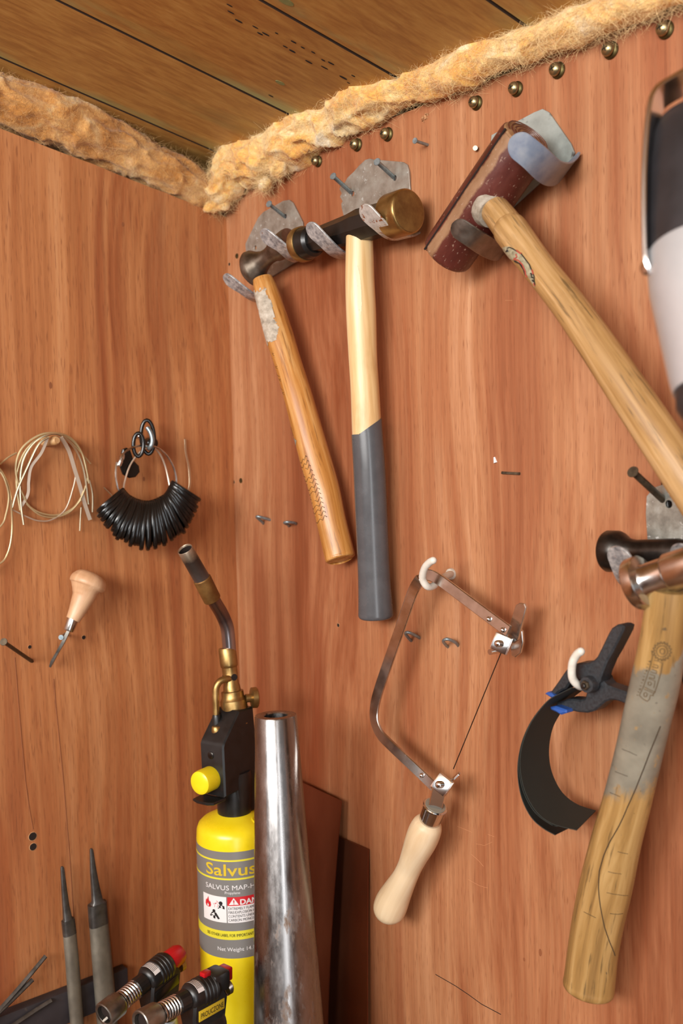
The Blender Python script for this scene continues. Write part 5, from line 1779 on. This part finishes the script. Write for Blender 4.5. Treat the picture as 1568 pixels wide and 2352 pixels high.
lpoly([(0.0027, zt_ + ht * 0.30), (0.0035, zt_ + ht * 0.30), (0.0037, zt_ + ht * 0.68), (0.0025, zt_ + ht * 0.68)], 'label_red', lb, 0.0010, 'exclamation')
lpoly([(0.0027, zt_ + ht * 0.10), (0.0035, zt_ + ht * 0.10), (0.0035, zt_ + ht * 0.22), (0.0027, zt_ + ht * 0.22)], 'label_red', lb, 0.0010, 'exclamation')
for k, tx in enumerate(('EXTREMELY FLAMMABLE', 'FIRE/EXPLOSION HAZARD', 'CONTENTS UNDER PRESSURE', 'CARBON MONOXIDE')):
    ltext(tx, 0.0036, -0.0022, zf(2089 + k * 8.8), 'label_black', lb, 0.0007, 'L', sx=0.82)
ltext('SEE OTHER LABEL FOR IMPORTANT SAFETY INFORMATION', 0.0040, -0.0255, zf(2151), 'label_black', lb, 0.0008, 'L', sx=0.72)
ltext('Net Weight 14.1oz/400g', 0.0052, -0.0140, zf(2184), 'label_white', lb, 0.0006, 'L')
# flame
fx0, fz0 = -0.0232, zf(2089)
fl_ = [(0, 0), (0.0018, 0.0004), (0.0024, 0.002), (0.0022, 0.004), (0.0015, 0.0055), (0.0013, 0.0042), (0.0006, 0.0060), (0.0003, 0.0090), (-0.0005, 0.0068), (-0.0012, 0.0052), (-0.0013, 0.0066), (-0.0021, 0.0048), (-0.0024, 0.0025), (-0.0018, 0.0006)]
lpoly([(fx0 + x * 1.45, fz0 + z * 1.15) for x, z in fl_], 'label_red', lb, 0.0007, 'flame')
lpoly([(fx0 + x * 0.42, fz0 + 0.0008 + z * 0.36) for x, z in fl_], 'label_white', lb, 0.0009, 'flame')


def disc(u, z, r_, mat, lift=0.0008, nm='pictogram'):
    lpoly([(u + r_ * math.cos(k * 0.5236), z + r_ * math.sin(k * 0.5236)) for k in range(12)], mat, lb, lift, nm)


disc(-0.0092, zf(2075), 0.0019, 'label_black')
lpoly([(-0.0116, zf(2079) - 0.001), (-0.0088, zf(2079)), (-0.0058, zf(2081)), (-0.0054, zf(2088)), (-0.0128, zf(2088)), (-0.0108, zf(2084))], 'label_black', lb)
for k in range(14):
    q = random.uniform(-1, 1), random.uniform(-1, 1)
    u, z = -0.0146 + q[0] * 0.0026, zf(2079) + q[1] * 0.0034
    lpoly([(u, z), (u + random.uniform(-0.001, 0.001), z + 0.0012), (u + 0.0007, z + 0.0002)], 'label_red', lb, 0.0007, 'burst')
disc(-0.0165, zf(2095), 0.0016, 'label_black')
lpoly([(-0.0165 + q * 1.5, zf(yy_)) for q, yy_ in ((-0.0015, 2098), (0.0015, 2098), (0.0040, 2111), (0.0028, 2113), (0.0010, 2105), (0.0008, 2113), (-0.0006, 2112), (-0.0008, 2105), (-0.0026, 2109), (-0.0032, 2107))], 'label_black', lb)
disc(-0.0165, zf(2103), 0.0010, 'label_white', 0.0010)

# torch head
zc0 = zat(1872)
lathe('collar', Vector((bx, by, zc0)), EZ, [(0, 0.0150), (0.001, 0.0158), (0.003, 0.0161), (0.030, 0.0170), (0.040, 0.0172), (0.044, 0.0165)], 'black_plastic', to, 36)
# body: a wedge-topped block turned towards the left
fdir = (LW(300, 1750, 0) - Vector((bx, by, 1.2)))
fdir = Vector((CAM.x - bx, CAM.y - by, 0)).normalized() * 0.80 - r0 * 0.60
fdir.z = 0; fdir.normalize()
sdir = fdir.cross(EZ); sdir = sdir if sdir.dot(CR) > 0 else -sdir
bw2 = 0.0140
zb_, ztF, ztB = zat(1800), zat(1683), zat(1630)
O = Vector((bx, by, 0))


def bp3(f, s_, z):
    return O + fdir * f + sdir * s_ + EZ * z


prof = [(0.030, zb_ - 0.002), (0.031, ztF - 0.004), (0.029, ztF), (0.006, ztB + 0.002), (-0.016, ztB + 0.001), (-0.018, ztB - 0.02), (-0.017, zb_ - 0.028), (0.008, zb_ - 0.028), (0.012, zb_ - 0.002)]
slab('torch_body', [bp3(f, bw2, z) for f, z in prof], sdir, bw2 * 2, 'black_plastic', to, 0.0015)
bc = bp3(0.030, -0.002, zat(1757) - 0.004)
ba = fdir
lathe('ignition_button', bc, ba, [(-0.002, 0.0112), (0.014, 0.0112), (0.0165, 0.0106), (0.0178, 0.0085), (0.018, 0.003)], 'yellow', to, 36)
slab('button_guard', [bp3(f, s_, zat(1797) - 0.004) for f, s_ in ((0.028, -0.014), (0.044, -0.013), (0.047, -0.006), (0.047, 0.006), (0.044, 0.012), (0.028, 0.013))], EZ, 0.0028, 'black_plastic', to, 0.0008)
sc = lathe('body_screw', bp3(0.0302, -0.001, zat(1710) - 0.002), fdir, [(0, 0.0034), (0.0012, 0.0034), (0.0016, 0.0028)], 'steel_dark', to, 18)
lathe('brass_stud', bp3(0.019, -0.003, ztF + 0.003), EZ, [(-0.006, 0.0050), (0.003, 0.0050), (0.007, 0.0046), (0.008, 0.0038)], 'brass', to, 22)
# brass valve stack above the body, on an axis through pixel column 538
va0 = DP(541, 1652, 0.962)
vax = (DP(528, 1545, 0.962) - va0).normalized()
lathe('valve', va0, vax, [(-0.004, 0.0130), (0.010, 0.0130), (0.0185, 0.0126), (0.0195, 0.0118), (0.021, 0.0112), (0.022, 0.0108), (0.027, 0.0106), (0.0275, 0.0084), (0.032, 0.0080), (0.034, 0.0072), (0.050, 0.0074), (0.051, 0.0082), (0.053, 0.0084), (0.067, 0.0084), (0.0685, 0.0078), (0.0688, 0.0060)], 'brass', to, 40)
for a_ in (-0.9, 0.55):
    dd = (Vector((CAM.x - bx, CAM.y - by, 0)).normalized() * math.cos(a_) + r0 * math.sin(a_))
    lathe('air_hole', va0 + vax * 0.0415 + dd * 0.0060, dd, [(0, 0.0032), (0.0014, 0.0032)], 'hole', to, 16)
kn = va0 + EZ * 0.020 + r0 * 0.010
lathe('side_knob', kn, r0 + fw * 0.35, [(0, 0.004), (0.005, 0.004), (0.006, 0.0098), (0.0105, 0.0100), (0.0115, 0.0090), (0.012, 0.004)], 'brass', to, 28)
lt = [(496, 1650, 0.95), (496, 1632, 0.95), (495, 1600, 0.95), (496, 1580, 0.95), (504, 1566, 0.951), (516, 1560, 0.953), (528, 1558, 0.957)]
tube('gas_line', [Vector(p) for p in crom([tuple(DP(*q)) for q in lt], 6)], px2m(8, DP(496, 1600, 0.95)), 'brass', to, 16)
lathe('line_seat', DP(498, 1660, 0.95), EZ, [(-0.004, 0.0046), (0.006, 0.0044), (0.008, 0.0036)], 'black_plastic', to, 18)
tb = [(529, 1542, 0.962), (527, 1500, 0.962), (525, 1470, 0.960), (521, 1440, 0.957), (510, 1412, 0.952), (496, 1388, 0.946), (482, 1365, 0.940)]
TP = [Vector(p) for p in crom([tuple(DP(*q)) for q in tb], 8)]
tube('burner_tube', TP, px2m(15.5, TP[0]), 'torch_tube', to, 24)
c0, c1_, c2_ = DP(488, 1378, 0.943), DP(464, 1330, 0.934), DP(425, 1262, 0.915)
lathe('burner_collar', c0, c1_ - c0, [(0, px2m(19, c0)), (0.001, px2m(20.5, c0)), ((c1_ - c0).length, px2m(21, c0)), ((c1_ - c0).length + 0.001, px2m(19, c0))], 'brass_face', to, 30)
Lb = (c2_ - c1_).length
rb_ = px2m(18.5, c2_)
lathe('burner_head', c1_, c2_ - c1_, [(-0.002, rb_ * 1.05), (Lb * 0.6, rb_ * 1.02), (Lb, rb_), (Lb + 0.0006, rb_ * 0.95), (Lb, rb_ * 0.88), (Lb * 0.3, rb_ * 0.86), (Lb * 0.28, 0.0005)], 'burner', to, 32, angle=60)
lathe('burner_bore', c1_, c2_ - c1_, [(Lb * 0.29, 0.0005), (Lb * 0.31, rb_ * 0.85), (Lb - 0.0012, rb_ * 0.865)], 'hole', to, 28, caps=(False, False))

# ------------------------------------------------------------------ bracelet mandrel
mt = DP(633, 1642, 0.865)
mbase = Vector((0, 0, 0))
pb = DP(668, 2480, 0.872)
axm = (mt - pb).normalized()
Lq = (mt.z - BENCH) / axm.z
fb = mt - axm * Lq
rt, rbm = px2m(48.5, mt), px2m(80, DP(662, 2352, 0.872))
rbm = rt + (rbm - rt) * Lq / (mt - DP(662, 2352, 0.872)).length
mbm = MB()
Ln = (mt - fb).length
lathe('', fb, axm, [(0.001, rbm * 0.9), (0.004, rbm), (Ln - 0.001, rt), (Ln, rt * 0.97), (Ln, rt * 0.60), (Ln - 0.001, rt * 0.56), (Ln - 0.03, rt * 0.54), (Ln - 0.031, 0.0004)], '', mb=mbm, n=64)
man = mbm.build('ring_mandrel', 'mandrel', None, angle=30)
tag(man, 'tall hollow steel mandrel, tapered and rust-stained, standing beside the gas cylinder', 'mandrel')

# ------------------------------------------------------------------ copper sheets leaning on the right wall
def leaning(label, tl, tr, dtop, dbot, th, bow, extra):
    """rectangular sheet; tl, tr = pixels of its visible top corners"""
    a_, b_ = RW(*tl, dtop), RW(*tr, dtop)
    dirx = (b_ - a_).normalized()
    w_ = (b_ - a_).length + extra
    a_ = b_ - dirx * w_
    dn = Vector((0.0, -(dbot - dtop), -(b_.z - BENCH)))
    dn = dn - dirx * dn.dot(dirx)
    n = 14
    vs, fs = [], []
    nrm = dirx.cross(dn).normalized()
    nrm = nrm if nrm.y < 0 else -nrm
    for i in range(n + 1):
        t = i / n
        off = nrm * (bow * math.sin(t * math.pi))
        s_ = (b_.z - BENCH - 0.0005) / -dn.z
        for p in (a_, b_):
            zz_ = (p.z - BENCH - 0.0005) / -dn.z
            q = p + dn * (t * zz_) + off
            vs += [q + nrm * th / 2, q - nrm * th / 2]
    for i in range(n):
        k = i * 4
        fs += [(k, k + 2, k + 6, k + 4), (k + 1, k + 5, k + 7, k + 3), (k, k + 4, k + 5, k + 1), (k + 2, k + 3, k + 7, k + 6)]
    fs += [(0, 1, 3, 2), (n * 4, n * 4 + 2, n * 4 + 3, n * 4 + 1)]
    o_ = make('copper_sheet', vs, fs, 'copper', None, True, 30)
    tag(o_, label, 'copper sheet', 'copper sheets leaning on the right wall')


leaning('taller dark copper sheet leaning behind the mandrel', (697, 1798), (784, 1840), 0.010, 0.026, 0.0012, 0.004, 0.02)
leaning('shorter dark copper sheet leaning nearest the saw handle', (798, 1930), (846, 1951), 0.003, 0.012, 0.0012, 0.001, 0.05)

# ------------------------------------------------------------------ two small refill torches
def mini_torch(label, tip, tail, dep, w, red, wheel, sticker, can_px):
    A_, B_ = DP(*tip, dep[0]), DP(*tail, dep[1])
    a_ = (B_ - A_).normalized()
    L_ = (B_ - A_).length
    u_ = (EZ - a_ * EZ.dot(a_)).normalized()
    s_ = a_.cross(u_)
    can = Vector((*(A_ + a_ * (L_ * 0.72)).xy, BENCH))
    t = thing('mini_torch', label, 'mini torch', can, 'small black refill torches')
    k = px2m(w, A_)
    # nozzle: rounded square sleeve, open at the tip
    mb = MB()
    lathe('', A_, a_, [(0.014, 0.0004), (0.0138, k * 0.33), (0.0004, k * 0.34), (0.0, k * 0.36), (-0.0004, k * 0.42), (0.0002, k * 0.46), (0.001, k * 0.47), (0.016, k * 0.47), (0.018, k * 0.42)], '', mb=mb, n=28, caps=(False, True))
    mb.build('nozzle', 'steel', t)
    lathe('nozzle_core', A_, a_, [(0.004, k * 0.325), (0.0045, k * 0.325)], 'hole', t, 20)
    lathe('igniter_tip', A_ - u_ * k * 0.2 + a_ * 0.003, -a_, [(0, 0.0012), (0.004, 0.0010), (0.005, 0.0004)], 'white_plastic', t, 10)
    rb = k * 0.34
    hx = []
    turns, n = 7, 14
    for i in range(turns * n + 1):
        q = 2 * math.pi * i / n
        hx.append(A_ + a_ * (0.018 + (L_ * 0.22) * i / (turns * n)) + (u_ * math.cos(q) + s_ * math.sin(q)) * rb)
    tube('spring', hx, px2m(2.6, A_), 'chrome_soft', t, 6)
    e0 = 0.018 + L_ * 0.22
    lathe('burner_pipe', A_, a_, [(0.012, rb * 0.78), (e0 + 0.004, rb * 0.78)], 'steel_dark', t, 18)
    lathe('knurled_neck', A_, a_, [(e0 - 0.002, rb * 0.9), (e0, rb * 1.1), (e0 + 0.010, rb * 1.1), (e0 + 0.011, rb * 1.0)], 'black_plastic', t, 18, angle=15)
    e1 = e0 + 0.010
    R_ = k * 0.50
    pr = [(e1, R_ * 0.5), (e1 + 0.002, R_ * 0.85), (e1 + 0.005, R_)]
    e2 = L_ * 0.86
    for i in range(4):
        q = e1 + 0.012 + (e2 - e1 - 0.014) * i / 4
        pr += [(q, R_), (q + 0.0012, R_ * 1.08), (q + 0.0034, R_ * 1.08), (q + 0.0046, R_)]
    pr += [(e2, R_ * 0.98), (e2 + 0.002, R_ * 0.85)]
    lathe('barrel', A_, a_, pr, 'black_plastic', t, 28)
    pa = A_ + a_ * (e1 + 0.009)
    # white warning sticker round the barrel
    vs, fs = [], []
    for i in range(11):
        q = -1.0 + 2.0 * i / 10
        dd = u_ * math.cos(q) + s_ * math.sin(q) * (1 if s_.dot(fw) < 0 else -1)
        vs += [pa + dd * (R_ * 1.02) - a_ * 0.0035, pa + dd * (R_ * 1.02) + a_ * 0.0035]
    fs = [(2 * i, 2 * i + 2, 2 * i + 3, 2 * i + 1) for i in range(10)]
    make('warning_sticker', vs, fs, 'label_white', t)
    pl = []
    for row in range(5):
        mbx = A_  # printed rows
        q0 = -0.8
        o_ = -0.0026 + row * 0.0013
        pl.append([pa + (u_ * math.cos(q0 + 1.5 * i / 8) + s_ * math.sin(q0 + 1.5 * i / 8) * (1 if s_.dot(fw) < 0 else -1)) * (R_ * 1.03) + a_ * o_ for i in range(9)])
    mb = MB()
    for row in pl:
        sweep(mb, row, 0.00016, None, 4)
    mb.build('sticker_print', 'label_black', t)
    if red == 'cap':
        lathe('red_cap', A_, a_, [(e2, R_ * 0.80), (e2 + 0.003, R_ * 0.86), (L_ + 0.002, R_ * 0.82), (L_ + 0.006, R_ * 0.66), (L_ + 0.008, R_ * 0.3)], 'red_plastic', t, 28)
    else:
        hc = A_ + a_ * (e2 + 0.004) + u_ * R_ * 0.30
        box('trigger_hood', hc, (a_, s_, u_), (0.009, R_ * 0.85, R_ * 0.75), 'black_plastic', t, 0.003)
        box('red_trigger', hc + a_ * 0.011 + u_ * R_ * 0.15, (a_, s_, u_), (0.004, R_ * 0.5, R_ * 0.5), 'red_plastic', t, 0.0012)
        box('red_lock', A_ + a_ * (e1 + 0.022) + u_ * R_ * 1.15, (a_, s_, u_), (0.004, 0.003, 0.0025), 'red_plastic', t, 0.0008)
    sg_ = 1 if s_.dot(fw) < 0 else -1
    # body below the barrel, its guard and the can
    bc_ = A_ + a_ * (L_ * 0.68) - u_ * (R_ * 1.1)
    fr_ = a_.copy(); fr_.z = 0; fr_.normalize()
    sd_ = EZ.cross(fr_)
    outl = [A_ + a_ * q0 + EZ * q1 for q0, q1 in ((e1 + 0.002, -0.002), (e2 + 0.004, 0.002), (e2 + 0.010, -0.010), (e2 + 0.006, -0.030), (e1 + 0.018, -0.040 - (e2 - e1) * 0.15), (e1 + 0.004, -0.036), (e1 + 0.000, -0.016))]
    sl_ = sd_ if sd_.dot(fw) < 0 else -sd_
    slab('body', [q + sl_ * R_ * 0.82 for q in outl], sl_, R_ * 1.64, 'black_plastic', t, 0.002)
    kq = A_ + a_ * (e2 + 0.006) - EZ * 0.010
    lathe('valve_knob', kq, fr_ + EZ * 0.1, [(0, 0.002), (0.008, 0.002), (0.0085, 0.0065), (0.0125, 0.0068), (0.0135, 0.006), (0.0137, 0.002)], wheel, t, 24)
    # sticker on the side
    c_ = (A_ + a_ * (e1 + (e2 - e1) * 0.66)) - EZ * 0.014 + sl_ * (R_ * 0.84)
    mbx = box('side_sticker', c_, (a_, sl_.cross(a_).normalized(), sl_), (0.0145, 0.0045, 0.0004), sticker[0], t, 0.0002)
    if sticker[1]:
        vs, fs = text_mesh(sticker[1], 0.0062)
        w_ = max(v.x for v in vs)
        yy = sl_.cross(a_).normalized()
        yy = yy if yy.z > 0 else -yy
        make('lettering', [c_ + sl_ * 0.0006 + a_ * ((v.x - w_ / 2) * 0.026 / w_) + yy * (v.y - 0.0022) for v in vs], fs, 'label_black', mbx, False)
    # fuel can
    ct = min((q.z for q in outl)) + 0.004
    lathe('fuel_can', can, EZ, [(0, 0.016), (0.001, 0.0175), (ct - BENCH - 0.010, 0.0175), (ct - BENCH - 0.004, 0.0165), (ct - BENCH, 0.012)], 'silver_paint', t, 36)
    # round dished side guard
    gcn = A_ + a_ * (e1 + (e2 - e1) * 0.62) - EZ * 0.028 + sl_ * R_ * 0.6
    lathe('fuel_gauge', gcn, sl_ + EZ * 0.5, [(0, 0.016), (0.003, 0.0165), (0.0045, 0.0155), (0.0035, 0.013)], 'black_gloss', t, 30)
    return t


mini_torch('small black torch with red end cap, further left', (238, 2332), (404, 2196), (0.86, 0.93), 62, 'cap', 'brass', ('black_gloss', None), None)
mini_torch('small black torch with yellow side sticker and steel knob, in front of the cylinder', (322, 2352), (512, 2250), (0.80, 0.87), 66, 'hood', 'chrome_soft', ('gold_text', 'PROUCZONE'), None)
